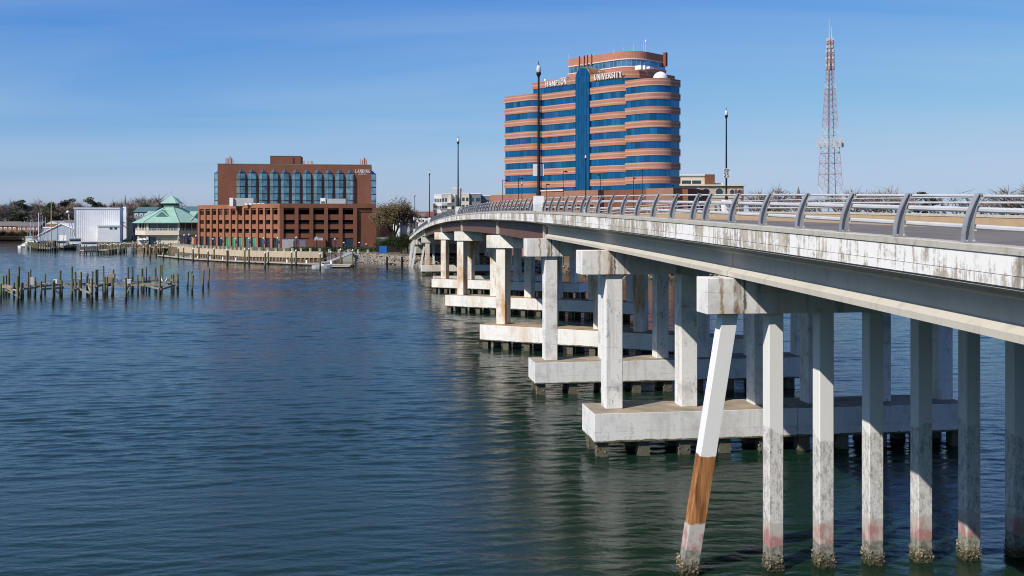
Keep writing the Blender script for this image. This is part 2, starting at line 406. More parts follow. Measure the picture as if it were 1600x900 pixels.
m_blue = plain('blue_dumpster_paint', (.02,.13,.45), .5, .12, 2)
m_banner = plain('navy_banner', (.03,.04,.16), .8, .1)
m_yellow = plain('yellow_mast_wood', (.50,.40,.22), .7, .1)
m_seawall = concrete('sandy_seawall', (.52,.42,.30), (.36,.28,.20), .6, .4)
m_rock = concrete('riprap_rock', (.27,.235,.19), (.10,.085,.065), .8, .1)
m_bird = plain('white_feathers', (.70,.67,.62), .9, .08, 8)
m_bill = plain('bird_bill', (.40,.24,.10), .7, .1)
def foliage(name, a, b):
    n = NT(name); p = n.pos()
    c = n.mix(n.rng(n.noise(p, .8, 3), .35, .65), a, b)
    return n.fin(c, .9, spec=.1)
m_leafd = foliage('pine_needles', (.038,.056,.032), (.068,.084,.045))
m_leafg = foliage('evergreen_leaves', (.022,.040,.015), (.050,.075,.027))
m_leafo = foliage('olive_buds', (.165,.13,.065), (.11,.083,.047))
m_twig = foliage('bare_twigs', (.29,.235,.195), (.20,.16,.135))
m_hedge = foliage('hedge_leaves', (.03,.055,.018), (.055,.075,.025))
m_bark = concrete('tree_bark', (.09,.07,.055), (.04,.033,.027), .5, .5)
def ground_mat():
    n = NT('shore_ground'); p = n.pos()
    c = n.mix(n.rng(n.noise(p, .03, 5), .42, .58), (.085,.10,.04), (.155,.135,.095))
    c = n.mix(n.rng(n.noise(p, .6, 4), .4, .65, 0, .5), c, (.10,.095,.06))
    nz = n.sep(n.nrm())[2]
    w = n.mix(n.rng(n.noise(p, .5, 4), .4, .6), (.20,.15,.10), (.11,.085,.06))
    return n.fin(n.mix(n.rng(nz, .5, .8), w, c), .95, spec=.15)
m_ground = ground_mat()
def water_mat():
    n = NT('river_water'); p = n.pos()
    b = n.noise(n.mapv(p, (.5,1.0,1), rot=(0,0,.16)), 2.6, 4, .6, .4)
    c = n.noise(n.mapv(p, (.6,1.0,1), rot=(0,0,-.3)), 7.5, 3, .6)
    d = n.noise(n.mapv(p, (.7,1.0,1), rot=(0,0,.4)), 17.0, 2, .6)
    h = n.math('ADD', n.math('ADD', n.math('MULTIPLY', b, .036), n.math('MULTIPLY', c, .020)), n.math('MULTIPLY', d, .006))
    body = n.mix(n.rng(n.noise(p, .012, 3), .35, .65), (.009,.025,.010), (.005,.022,.018))
    n.b.inputs['IOR'].default_value = 1.333
    return n.fin(body, .05, n.bump(h, .8, 1.0), spec=.62)
m_water = water_mat()

# ------------------------------------------------------------------ water and land
def water_mesh():
    rs = [16.0]
    while rs[-1] < 460: rs.append(rs[-1]+max(.085, .0015*rs[-1]))
    while rs[-1] < 7000: rs.append(rs[-1]*1.03)
    r = np.array(rs); A = math.radians(34); th = np.linspace(-A, A, 400)
    dr = np.gradient(r)
    X = np.outer(r, np.sin(th)); Y = np.outer(r, np.cos(th)); Z = np.zeros_like(X); D = np.repeat(dr[:,None], len(th), 1)
    rg = np.random.RandomState(11); N = 80
    gust = np.zeros_like(X)
    for q in range(9):
        l = rg.uniform(25, 140); t = rg.normal(1.5, .35); k = 2*math.pi/l; gust += np.sin(k*(X*math.cos(t)*.4+Y*math.sin(t))+rg.uniform(0,6.28))
    gust = np.clip(.92+.11*gust, .45, 1.3)
    for q in range(N):
        lam = math.exp(rg.uniform(math.log(.30), math.log(3.2))); t = math.radians(90+7+rg.normal(0, 15)); k = 2*math.pi/lam; a = (.0160 if lam < 1.5 else .0115)/k
        f = np.clip(lam/(2.0*D)-1, 0, 1)
        ph = k*(X*math.cos(t)+Y*math.sin(t))+rg.uniform(0,6.28)
        Z += a*f*(np.sin(ph)+.18*np.sin(2*ph+.6))
    edge = np.clip((A-np.abs(th))/math.radians(2.5), 0, 1)[None,:]*np.clip((r-16)/3, 0, 1)[:,None]*np.clip((1200-r)/500, 0, 1)[:,None]
    Z *= gust*edge
    nr, nt = X.shape; vs = np.stack([X, Y, Z], -1).reshape(-1, 3)
    i0 = (np.arange(nr-1)[:,None]*nt+np.arange(nt-1)[None,:]).reshape(-1)
    fs = np.stack([i0, i0+1, i0+nt+1, i0+nt], -1)[:, ::-1]
    # flat water round the rest of the circle
    a2 = np.linspace(A, 2*math.pi-A, 40); o1 = len(vs)
    ring = np.concatenate([np.stack([16*np.sin(a2), 16*np.cos(a2), 0*a2], -1), np.stack([r[-1]*np.sin(a2), r[-1]*np.cos(a2), 0*a2], -1), np.zeros((1,3))]); vs = np.concatenate([vs, ring]); n2 = len(a2)
    f2 = [(o1+i+1, o1+i, o1+n2+i, o1+n2+i+1)[::-1] for i in range(n2-1)]
    tri = [(o1+2*n2, o1+i, o1+i+1) for i in range(n2-1)]+[(o1+2*n2, j, j+1) for j in range(nt-1)]
    me = bpy.data.meshes.new('water'); nq = len(fs)+len(f2); nf = nq+len(tri)
    me.vertices.add(len(vs)); me.vertices.foreach_set('co', vs.astype(np.float32).ravel())
    lp_ = np.concatenate([np.concatenate([fs, np.array(f2)]).ravel(), np.array([t[::-1] for t in tri]).ravel()]).astype(np.int32)
    me.loops.add(len(lp_)); me.loops.foreach_set('vertex_index', lp_)
    me.polygons.add(nf); st = np.concatenate([np.arange(nq)*4, nq*4+np.arange(len(tri))*3]).astype(np.int32)
    me.polygons.foreach_set('loop_start', st); me.polygons.foreach_set('use_smooth', np.ones(nf, dtype=bool))
    me.materials.append(m_water); me.update(calc_edges=True); me.validate()
    bm = None
    return me
tag(link('water', water_mesh()), kind='structure')
GZ = 2.8
SHORE = [(-900,690),(0,677),(38,672),(46,540),(130,515),(185,480),(235,450),(300,385),(380,350),(470,338),(560,336),(606,322),(640,306)]
shore = [(wx(x,d), d) for x, d in SHORE] + [(-24,302),(0,282),(12,258),(28,236),(60,228),(180,222),(700,215)]
land = shore + [(5500,400),(5500,6500),(-5500,6500),(-5500,900)]
g = MB(); g.poly(land, -1.5, GZ)
tag(g.build('ground', m_ground), kind='structure')

# ------------------------------------------------------------------ the bridge
KU = .1435; NU = math.hypot(1, KU)
BU = (-KU/NU, 1/NU); BV = (1/NU, KU/NU); BO = (13.09, 0.0); BW = 23.8
def BP(s, t, z): return (BO[0]+BU[0]*s+BV[0]*t, BO[1]+BU[1]*s+BV[1]*t, z)
def zp(s):
    Y = s/NU
    if Y < 122: return 14.52-1.5e-4*(Y-122)**2
    if Y < 300: return 14.52-1.61e-4*(Y-122)**2
    q = min(Y-300, 160); return 9.419-.05732*q+.0573/320*q*q
def srange(a, b, st=4.0):
    n = max(1, int(math.ceil((b-a)/st))); return [a+(b-a)*i/n for i in range(n+1)]
S0, S1 = -24.0, 330.0
bridge = thing('road_bridge', 'long white concrete road bridge crossing the river on rows of columns', 'bridge')
AL = srange(S0, S1)
def mir(prof): return [(BW-t, z) for t, z in prof]
def swept(name, prof, mat, parent=bridge, ss=AL, smooth=False):
    m = MB(); m.sweep(prof, ss, zp); return m.build(name, mat, parent, smooth)
rect = lambda t0, t1, z0, z1: [(t0,z0),(t1,z0),(t1,z1),(t0,z1)]
ROAD = -.80
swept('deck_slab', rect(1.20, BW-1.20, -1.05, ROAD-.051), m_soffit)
swept('roadway', rect(.40, BW-2.3, ROAD-.049, ROAD), m_road)
swept('sidewalk', rect(BW-2.3, BW-.40, ROAD-.049, ROAD+.17), m_tan)
par = empty('parapet', bridge)
spans = [S0, -2.2, 18.2, 40.4, 62.1, 83.5, 108.0, 148.0, 188.0, 250.0, 292.0, S1]
for side, f_ in (('l', lambda q: q), ('r', mir)):
    for a, b in zip(spans[:-1], spans[1:]):
        ss = srange(a+.012, b-.012, 3.0)
        swept('coping', f_([(-.035,-.16),(.42,-.16),(.42,-.02),(.40,0),(-.015,0),(-.035,-.02)]), m_coping, par, ss)
        swept('fascia_panel', f_(rect(0, .1, -.585, -.172)), m_fascia, par, ss)
        swept('fascia_foot', f_([(-.012,-.60),(.1,-.60),(.1,-.82),(.03,-.84),(-.012,-.82)]), m_fascia, par, ss)
    swept('wall_core', f_(rect(.03, .38, -.85, -.16)), m_tan if side == 'r' else m_coping, par)
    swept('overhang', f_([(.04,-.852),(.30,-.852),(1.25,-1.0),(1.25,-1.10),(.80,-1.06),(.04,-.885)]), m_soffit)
# lane marks
lm = []
for t in (5.8, 9.6):
    s = -16.0
    while s < 300:
        m = MB(); m.sweep(rect(t-.07, t+.07, ROAD+.002, ROAD+.006), [s, s+3.0], zp); m.build('lane_dash', m_line, bridge); s += 9.0
# girders
GT = [1.05+i*(BW-2.1)/7 for i in range(8)]
def gird(a, b, top=-1.06, bot=-2.10):
    for i, t in enumerate(GT):
        prof = [(-.33,bot),(.33,bot),(.33,bot+.18),(.10,bot+.36),(.10,top-.16),(.24,top-.08),(.24,top),(-.24,top),(-.24,top-.08),(-.10,top-.16),(-.10,bot+.36),(-.33,bot+.18)]
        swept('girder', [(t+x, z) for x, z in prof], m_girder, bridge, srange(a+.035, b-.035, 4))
for a, b in ((S0,-2.2),(-2.2,18.2),(18.2,38.7),(38.7,59.0),(59.0,79.0),(250.2,290.0),(290.0,S1)): gird(a, b)
SB = -2.45
def steelspan(a, b):
    for i, t in enumerate(GT):
        t = .93 if i == 0 else (BW-.93 if i == 7 else t)
        prof = [(-.26,SB),(.26,SB),(.26,SB+.05),(.02,SB+.05),(.02,-1.11),(.22,-1.11),(.22,-1.06),(-.22,-1.06),(-.22,-1.11),(-.02,-1.11),(-.02,SB+.05),(-.26,SB+.05)]
        o = swept('steel_girder', [(t+x, z) for x, z in prof], m_steel, bridge, srange(a+.06, b-.06, 4))
        if i == 0:
            for q in (a+.22, b-.22):
                m = MB(); z = zp(q); P_ = [BP(q+ds, t+dt, z) for ds, dt in ((-.16,-.27),(.16,-.27),(.16,-.03),(-.16,-.03))]
                m.prism([(x,y,zz_+SB+.06) for x,y,zz_ in P_], [(x,y,zz_-1.12) for x,y,zz_ in P_]); m.build('end_plate', m_girder, o)
for a, b in ((79.2,108.3),(108.3,150.5),(150.5,193),(193,250)): steelspan(a, b)

# crusts of oysters, shared meshes
def crust(w, seed, n=70, hi=.75):
    r = random.Random(seed); m = MB()
    for k in range(n):
        side = r.randrange(4); a = r.uniform(-w/2-.03, w/2+.03); z = hi*(r.random()**1.5); b = w/2+r.uniform(-.01,.03)
        x, y = ((a,b),(a,-b),(b,a),(-b,a))[side]; q = r.uniform(.035,.085)
        d = [Vector((r.uniform(-1,1),r.uniform(-1,1),r.uniform(-1,1))).normalized()*q*r.uniform(.6,1.3) for _ in range(4)]
        c = Vector((x,y,z)); m.add([c+v for v in d]+[c-d[0]*.8], [(0,1,2),(0,2,3),(0,3,1),(4,2,1),(4,3,2),(4,1,3)])
    return m.mesh('oyster_crust', m_oyster, fix=False)   # linked as kind stuff
CR60 = [crust(.60, i, 230, .62) for i in range(3)]; CR70 = [crust(.66, 9+i, 60, .62) for i in range(2)]
def frame_pt(o, a, n, x, y): return (o[0]+a[0]*x+n[0]*y, o[1]+a[1]*x+n[1]*y)
def rot_of(a): return math.atan2(a[1], a[0])
def bear(pier, o, a, n, s_list, ztop):
    pass
def bent(s_c, first=False):
    p = empty('pier', bridge); zc = zp(s_c)-2.14
    m = MB(); o = BP(s_c, 0, 0)
    m.obox(o, BV, BU, -.30, BW+.30, -.62, .62, zc-1.38, zc); c = m.build('pier_cap', m_cap, p)
    bev = c.modifiers.new('b', 'BEVEL'); bev.width = .02; bev.segments = 1
    ts = [2.30+2.06*i for i in range(10)]
    k = 0
    for t in ts:
        m = MB(); m.obox((0,0), (1,0), (0,1), -.30, .30, -.31, .31, -2.0-0, zc-1.382)
        q = m.build('pile', m_pile, p); x, y, _ = BP(s_c, t+.28, 0); q.location = (x,y,0); q.rotation_euler.z = rot_of(BV)
        bev = q.modifiers.new('b', 'BEVEL'); bev.width = .03; bev.segments = 1
        q2 = tag(link('oyster_crust', CR60[k%3], p), kind='stuff'); q2.location = (x,y,0); q2.rotation_euler.z = rot_of(BV)+(k%4)*math.pi/2; k += 1
    for (tt, tb) in ((.45,-1.18), (BW-1.05, BW+.58)):
        m = MB(); zt = zc-1.382; zb = -2.0
        r = (tt-tb)/(zt-0.0); tb2 = tb+r*zb
        lo = [BP(s_c+b, tb2+a, zb) for a, b in ((0,-.31),(.6,-.31),(.6,.31),(0,.31))]
        hi_ = [BP(s_c+b, tt+a, zt) for a, b in ((0,-.31),(.6,-.31),(.6,.31),(0,.31))]
        m.prism(lo, hi_); q = m.build('raked_pile', m_leanpile if (first and tt < 5) else m_pile, p)
        q2 = tag(link('oyster_crust', CR60[1], p), kind='stuff'); x, y, _ = BP(s_c, tb+.33, 0); q2.location = (x,y,0); q2.rotation_euler.z = rot_of(BV)
    pads(p, s_c, zc)
    return p
def pads(p, s_c, zc):
    m = MB()
    for t in GT:
        for ds in (-.28, .28):
            m.obox(BP(s_c+ds, t, 0), BV, BU, -.2, .2, -.14, .14, zc, zc+.045)
    m.build('bearing_pads', m_dark, p)
bent(38.7, True); bent(18.2); bent(-2.2)
def pier(o, a, n, L, fw, cols, cw, cd, coff, cap0, cap1, capw, capn, capz, mats, fz=(.86,2.54), joint=None, pads_at=None):
    mf, mc, mk = mats
    p = empty('pier', bridge)
    segs = [(0, L)] if joint is None else [(0, joint-.02), (joint+.02, L)]
    for x0, x1 in segs:
        m = MB(); m.obox(o, a, n, x0, x1, 0, fw, fz[0], fz[1]); f = m.build('footing', mf, p)
        bev = f.modifiers.new('b', 'BEVEL'); bev.width = .035; bev.segments = 2
    nP = int(L/2.25); k = 0
    for i in range(nP):
        x = .55+i*(L-1.1)/(nP-1)
        for y in (.55, fw-.55):
            m = MB(); m.obox((0,0), (1,0), (0,1), -.33, .33, -.33, .33, -2, fz[0])
            if k == 0: pm = m.mesh('footing_pile', m_fpile)
            q = link('footing_pile', pm, p); px, py = frame_pt(o, a, n, x, y); q.location = (px,py,0); q.rotation_euler.z = rot_of(a)
            q2 = tag(link('oyster_crust', CR70[k%2], p), kind='stuff'); q2.location = (px,py,0); q2.rotation_euler.z = rot_of(a)+(k%4)*math.pi/2; k += 1
    for x in cols:
        m = MB(); m.obox((0,0), (1,0), (0,1), 0, cw, 0, cd, fz[1], capz[0]-.002)
        q = m.build('column', mc, p); px, py = frame_pt(o, a, n, x, coff); q.location = (px,py,0); q.rotation_euler.z = rot_of(a)
        bev = q.modifiers.new('b', 'BEVEL'); bev.width = .03; bev.segments = 1
    m = MB(); m.obox(o, a, n, cap0, cap1, capn, capn+capw, capz[0], capz[1]); c = m.build('pier_cap', mk, p)
    bev = c.modifiers.new('b', 'BEVEL'); bev.width = .025; bev.segments = 1
    return p
COLS = [.98, 5.5, 10.0, 13.4, 17.7, 21.75]
def straight(s_c, sf0, fw, mats):     # pier square to the bridge, s_c = column centre
    zc = zp(s_c)-2.14; o = BP(sf0, -.30, 0)
    p = pier(o, BV, BU, 22.95 if s_c < 70 else 24.0, fw, COLS, 1.0, 1.25, s_c-.62-sf0, -.5, 24.9, 1.65, s_c-.82-sf0, (zc-1.40, zc), mats, joint=12.2)
    pads(p, s_c, zc)
straight(59.0, 57.15, 3.3, (m_white, m_column, m_cap))
straight(79.3, 77.7, 3.1, (m_white, m_column, m_cap))
DV = (.885, -.4656); DU = (.4656, .885)
def skew(X, Y, cap0, cz, L=30.5):
    zc = cz
    cols = [1.3, 6.9, 12.5, 16.8, 22.4, 28.0]
    return pier((X, Y), DV, DU, L, 3.4, cols, 1.1, 1.3, 1.2, cap0, L+.2, 1.7, 1.0, (zc-1.36, zc), (m_chan, m_rust, m_rust), joint=L/2)
skew(-3.42, 105.3, .25, zp(107)+SB-.06)
skew(-9.88, 147.0, .95, zp(148)+SB-.06)
skew(-15.2, 188.0, .0, zp(190)+SB-.06)
def gpier():
    s_c = 250.2; zc = zp(s_c)+SB-.06; o = BP(s_c-1.7, -.1, 0)
    pier(o, BV, BU, 24.2, 3.3, COLS, 1.05, 1.25, 1.05, 0, 24.2, 1.6, .9, (zc-1.4, zc), (m_chan, m_rust, m_rust), joint=12.1)
gpier()
p6 = empty('fender_pier', bridge)
m = MB(); m.obox(BP(203, -.1, 0), BV, BU, 0, 22, 0, 2.2, .86, 2.3); m.build('footing', m_chan, p6)
for i in range(10):
    m = MB(); m.obox(BP(204, .6+i*2.2, 0), BV, BU, -.3, .3, -.3, .3, -2, .86); m.build('footing_pile', m_fpile, p6)
# shore bent with raked piles and the abutment
ps = empty('pier', bridge); s_c = 290.0; zc = zp(s_c)-2.14
m = MB(); m.obox(BP(s_c,0,0), BV, BU, -.4, BW+.4, -.7, .7, zc-1.3, zc); m.build('pier_cap', m_cap, ps)
for t in (0.2, 2.6, 5.2, 9, 13, 17, 21, 23):
    lean = -1.5 if t < 3 else (1.5 if t > 20 else 0)
    lo = [BP(s_c+b, t+lean+a, -1.5) for a, b in ((0,-.28),(.56,-.28),(.56,.28),(0,.28))]
    hi_ = [BP(s_c+b, t+a, zc-1.302) for a, b in ((0,-.28),(.56,-.28),(.56,.28),(0,.28))]
    m = MB(); m.prism(lo, hi_); m.build('raked_pile' if lean else 'pile', m_column, ps)
ab = empty('abutment', bridge)
for t in (-.2, BW-1.0):
    for ds in (8, 15):
        lo = [BP(s_c+ds+b, t-1.2+a, 0) for a, b in ((0,-.28),(.56,-.28),(.56,.28),(0,.28))]
        hi_ = [BP(s_c+ds+b, t+a, zp(s_c+ds)-2.1) for a, b in ((0,-.28),(.56,-.28),(.56,.28),(0,.28))]
        m = MB(); m.prism(lo, hi_); m.build('raked_pile', m_column, ab)
m = MB(); m.sweep(rect(.1, BW-.1, -5.5, -2.15), srange(312, S1), zp); m.build('abutment_wall', m_gray, ab)
# approach ramp on land
ar = tag(MB(), None) if False else None
m = MB(); m.sweep(rect(0, BW, -7.0, -.8), srange(S1+.02, 560), zp)
tag(m.build('road', m_road), kind='structure')

# railings ---------------------------------------------------------
def post_mesh():
    m = MB(); hs = [0,.18,.36,.54,.72,.90,1.09]
    to = lambda h: .05+.35*(h/1.09)**2.0
    dp = lambda h: .27-.17*(h/1.09)
    def strip(f0, f1, hw):
        vs = []
        for h in hs:
            a, b = f0(h), f1(h)
            vs += [(a,-hw,h),(b,-hw,h),(b,hw,h),(a,hw,h)]
        k = len(hs); fs = [(i*4+j, i*4+(j+1)%4, (i+1)*4+(j+1)%4, (i+1)*4+j) for i in range(k-1) for j in range(4)]
        fs += [(3,2,1,0), (k*4-4,k*4-3,k*4-2,k*4-1)]
        m.add(vs, fs, 0)
    strip(to, lambda h: to(h)+.025, .075)
    strip(lambda h: to(h)+.025, lambda h: to(h)+dp(h)-.02, .014)
    strip(lambda h: to(h)+dp(h)-.02, lambda h: to(h)+dp(h), .055)
    m.box(.02, .36, -.11, .11, 0, .025, 0)
    for x, y in ((.10,-.07),(.10,.07),(.28,-.07),(.28,.07)): m.box(x-.02, x+.02, y-.02, y+.02, .025, .06, 1)
    for h, r in ((.34,.06),(.72,.065),(1.02,.036)):
        x = to(h)+dp(h); m.box(x-.01, x+.05, -.06, .06, h-r-.03, h-r+.02, 1); m.box(x-.01, x+.03, -.03, .03, h-.03, h+.03, 1)
    return m.mesh('rail_post', [m_post, m_bolt])
PM = post_mesh()
RT = ((.34,.062,.40),(.72,.068,.472),(1.03,.037,.545))
lampsL = [79.0+71.6*i for i in range(-1, 4)]; lampsR = [29.0, 100.5, 168.0, 239.5, 311.0]
def railing(side, lamps):
    r = empty('railing', bridge)
    joints = [-22.6, -2.0, 18.6, 40.45, 62.05]
    ends = [82.6]
    while ends[-1] < 322: ends.append(ends[-1]+20.35)
    joints += ends
    ang0 = rot_of(BV)
    slope = lambda s: (zp(s+.5)-zp(s-.5))
    for a, b in zip(joints[:-1], joints[1:]):
        n = 7; pos_ = [a+.75+(b-a-1.5)*i/n for i in range(n+1)]
        for s in pos_:
            if any(abs(s-l) < .75 for l in lamps): continue
            o = link('rail_post', PM, r)
            if side == 'l': o.location = BP(s, 0, zp(s)); o.rotation_euler.z = ang0
            else: o.location = BP(s, BW, zp(s)); o.rotation_euler.z = ang0+math.pi
        # tubes, stopped at lamp plinths
        cuts = [a+.02]
        for l in lamps:
            if a < l < b: cuts += [l-.46, l+.46]
        cuts.append(b-.02)
        for c0, c1 in zip(cuts[0::2], cuts[1::2]):
            if c1-c0 < .3: continue
            for h, rad, t in RT:
                m = MB(); tt = t if side == 'l' else BW-t
                m.ptube([BP(s, tt, zp(s)+h) for s in srange(c0, c1, 3.2)], rad, 8); m.build('rail_tube', m_rail, r, True)
railing('l', lampsL); railing('r', lampsR)
# lamp plinths (part of the parapet)
for side, ls in (('l', lampsL), ('r', lampsR)):
    for s in ls:
        z = zp(s); m = MB(); sg = 1 if side == 'l' else -1; t0 = 0 if side == 'l' else BW
        def ring(hs, hb, f, b): return [BP(s+x, t0+sg*y, z+hs) for x, y in ((-hb,f),(hb,f),(hb,b),(-hb,b))]
        m.prism(ring(0.003,.46,-.10,.56), ring(.55,.52,-.14,.62)); m.prism(ring(.551,.52,-.14,.62), ring(1.22,.46,-.10,.55))
        m.build('lamp_plinth', m_wht, bridge)
        m = MB(); m.prism([BP(s+x, t0+sg*y, z-.86) for x, y in ((-.5,-.07),(.5,-.07),(.5,.02),(-.5,.02))], [BP(s+x, t0+sg*y, z+.002) for x, y in ((-.5,-.07),(.5,-.07),(.5,.02),(-.5,.02))])
        m.build('plinth_base', m_gray, bridge)
# street lamps ------------------------------------------------------
def lamp(name='street_lamp', h=9.3):
    t = thing(name, '', 'street lamp')
    m = MB(); m.lathe((0,0,0), [(.19,0),(.19,.25),(.13,.45),(.115,.6),(.075,h),(.10,h+.02),(.10,h+.08)], 10); m.build('pole', m_black, t, True)
    m = MB(); m.lathe((0,0,h+.081), [(.09,0),(.17,.14),(.20,.28),(.17,.34)], 12); m.build('fitter', m_black, t, True)
    m = MB(); m.lathe((0,0,h+.422), [(.15,0),(.19,.14),(.185,.32),(.12,.50),(.05,.58)], 12); m.build('globe', m_globe, t, True)
    m = MB(); m.lathe((0,0,h+1.003), [(.07,0),(.04,.08),(.015,.30)], 8); m.build('finial', m_black, t, True)
    return t
lp = lamp(); first = True
def putlamp(src, loc, label, group, sc=1.0, firstuse=[True]):
    o = src if src.get('used') is None else copy_tree(src)
    src['used'] = 1
    o.location = loc; o.scale = (sc,)*3; tag(o, label, 'street lamp', group)
    return o
LL = ['tall black lamp post behind the viewer on the near parapet', 'tallest black lamp post, on the white plinth in front of the striped office tower',
      'black lamp post on a white plinth rising before the pale apartment blocks', 'black lamp post on the parapet, third nearest along the left side of the bridge',
      'farthest black lamp post on the left parapet where the bridge comes down']
for i, s in enumerate(lampsL):
    if i == 0: continue
    x, y, z = BP(s, .23, zp(s)+1.22); putlamp(lp, (x,y,z), LL[i], 'lamp posts along the bridge')
LR = [None, 'black lamp post with the speed limit sign on the far parapet', 'black lamp post on the far parapet before the glass shaft of the tower',
      'small black lamp post before the left wing of the striped tower', 'farthest lamp post on the right parapet, beyond the crest']
for i, s in enumerate(lampsR):
    if i == 0: continue
    x, y, z = BP(s, BW-.23, zp(s)+1.22); putlamp(lp, (x,y,z), LR[i], 'lamp posts along the bridge', .90)

# lettering ----------------------------------------------------------
def glyph(ch):
    K, T = .20, .09
    S = []
    def st(x, serif=True, w=K):
        S.append((x,0,x,1,w))
        if serif: S.append((x-.15,.03,x+.15,.03,.06)); S.append((x-.15,.97,x+.15,.97,.06))
    def arc(cx, cy, rx, ry, a0, a1, w, n=7):
        p = [(cx+rx*math.cos(math.radians(a0+(a1-a0)*i/n)), cy+ry*math.sin(math.radians(a0+(a1-a0)*i/n))) for i in range(n+1)]
        for q, r in zip(p[:-1], p[1:]): S.append((*q, *r, w))
    wd = .8
    if ch == 'H': st(.15); st(.72); S.append((.15,.52,.72,.52,.12)); wd = .88
    elif ch == 'A': S.append((.08,0,.40,1,T)); S.append((.40,1,.74,0,K)); S.append((.2,.33,.62,.33,T)); S.append((0,.035,.2,.035,.07)); S.append((.6,.035,.88,.035,.07)); wd = .88
    elif ch == 'M': st(.13, True, T); S.append((.15,1,.48,.1,K)); S.append((.48,.1,.82,1,T)); st(.86); wd = 1.04
    elif ch == 'P': st(.15); arc(.30,.73,.28,.235,-90,90,.13); S.append((.15,.965,.32,.965,.07)); S.append((.15,.495,.32,.495,.07)); wd = .66
    elif ch == 'T': st(.36); S.append((.02,.96,.72,.96,.09)); S.append((.04,.78,.04,.98,.06)); S.append((.70,.78,.70,.98,.06)); wd = .74
    elif ch == 'O': arc(.42,.5,.33,.45,0,360,.15,14); wd = .86
    elif ch == 'N': st(.13, True, T); S.append((.13,1,.68,0,K)); st(.70, False, T); S.append((.56,.965,.84,.965,.07)); wd = .84
    elif ch == 'U': S.append((.16,.3,.16,1,K)); S.append((.66,.3,.66,1,T)); arc(.41,.32,.25,.27,180,360,.12); S.append((0,.965,.32,.965,.07)); S.append((.54,.965,.8,.965,.07)); wd = .82
    elif ch == 'I': st(.18); wd = .36
    elif ch == 'V': S.append((.08,1,.40,0,K)); S.append((.40,0,.74,1,T)); S.append((0,.965,.26,.965,.07)); S.append((.62,.965,.86,.965,.07)); wd = .84
    elif ch == 'E': st(.15); S.append((.15,.96,.62,.96,.08)); S.append((.15,.52,.5,.52,.08)); S.append((.15,.04,.64,.04,.08)); S.append((.62,.8,.62,.99,.06)); S.append((.64,.01,.64,.22,.06)); wd = .68
    elif ch == 'R': st(.15); arc(.30,.75,.25,.215,-90,90,.13); S.append((.15,.965,.3,.965,.07)); S.append((.15,.53,.32,.53,.07)); S.append((.34,.53,.68,.02,.17)); wd = .74
    elif ch == 'S': arc(.30,.75,.22,.20,20,270,.13); arc(.30,.28,.24,.245,90,-160,.13); wd = .62
    elif ch == 'Y': S.append((.08,1,.40,.48,.17)); S.append((.70,1,.40,.48,T)); S.append((.40,0,.40,.5,K)); S.append((.24,.035,.56,.035,.07)); S.append((0,.965,.24,.965,.07)); S.append((.6,.965,.82,.965,.07)); wd = .8
    elif ch == 'L': st(.15); S.append((.15,.04,.62,.04,.09)); S.append((.62,0,.62,.24,.07)); wd = .66
    elif ch == 'D': st(.15); arc(.28,.5,.44,.46,-90,90,.14, 9); S.append((.15,.96,.3,.96,.07)); S.append((.15,.04,.3,.04,.07)); wd = .82
    elif ch == 'G': arc(.44,.5,.35,.45,40,320,.14,11); S.append((.76,.08,.76,.44,.14)); S.append((.6,.44,.9,.44,.07)); wd = .92
    elif ch == '2': arc(.30,.72,.24,.24,170,-30,.15); S.append((.50,.58,.10,.06,.15)); S.append((.04,.06,.58,.06,.13)); wd = .64
    elif ch == '5': S.append((.12,.95,.54,.95,.13)); S.append((.12,.95,.10,.56,.13)); arc(.28,.32,.26,.27,110,-150,.15); wd = .62
    elif ch in 'SPEDLIMT': pass
    return S, wd
def lettering(text, o, ax, out, h, z, mat, parent, gap=.10, depth=.25, squash=1.0):
    x = 0.0
    o = Vector(o); ax = Vector(ax); out = Vector(out); up = Vector((0,0,1))
    for ch in text:
        if ch == ' ': x += .5*h; continue
        S, wd = glyph(ch); m = MB()
        for k, (x0,y0,x1,y1,w) in enumerate(S):
            a, b = Vector((x0,y0)), Vector((x1,y1)); d = (b-a)
            if d.length < 1e-6: continue
            d.normalize(); nn = Vector((-d.y, d.x))*w/2
            a2 = a-d*.0; b2 = b+d*.0
            dz = depth+.002*k
            q = [a2-nn, b2-nn, b2+nn, a2+nn]
            P = [o+ax*(x+c.x*h*squash)+up*(c.y*h) for c in q]
            m.prism(P, [c+out*dz for c in P])
        ob = m.build('letter', mat, parent); x += (wd*squash+gap)*h
    return x
def textw(text, h, gap=.10, squash=1.0): return sum((glyph(c)[1]*squash+gap)*h for c in text)

# signs on the lamp posts
def board(name, label, s, t, zc, w, hgt, faceback=True, text=None):
    x, y, z = BP(s, t, zc); o = thing(name, label, 'sign', 'signs on the bridge lamp posts', (x,y,z))
    o.rotation_euler.z = rot_of(BV)
    m = MB(); m.box(-w/2, w/2, -.012, .012, -hgt/2, hgt/2); p = m.build('panel', m_alum if text is None else m_signw, o)
    m = MB()
    for q in (-.32, .32): m.box(-.14, .14, .013 if text else -.055, .06 if text else -.013, hgt*q-.025, hgt*q+.025)
    m.build('bracket', m_alum, o)
    if text:
        def row(txt, hh, z0, gap):
            W_ = textw(txt, hh, gap); lettering(txt, (-W_/2, -.013, z0), (1,0,0), (0,-1,0), hh, z0, m_black, o, gap, .006)
        row('SPEED', .15, .27, .1); row('LIMIT', .15, .07, .1); row('25', .42, -.42, .12)
    return o
s = lampsL[1]; board('traffic_sign', 'pale metal back of a square sign on the tallest lamp post', s+.13, .23, zp(s)+1.22+2.05, .86, .95)
s = lampsL[4]; board('traffic_sign', 'small pale sign back on the farthest left lamp post', s+.13, .23, zp(s)+1.22+3.0, .8, 1.0)
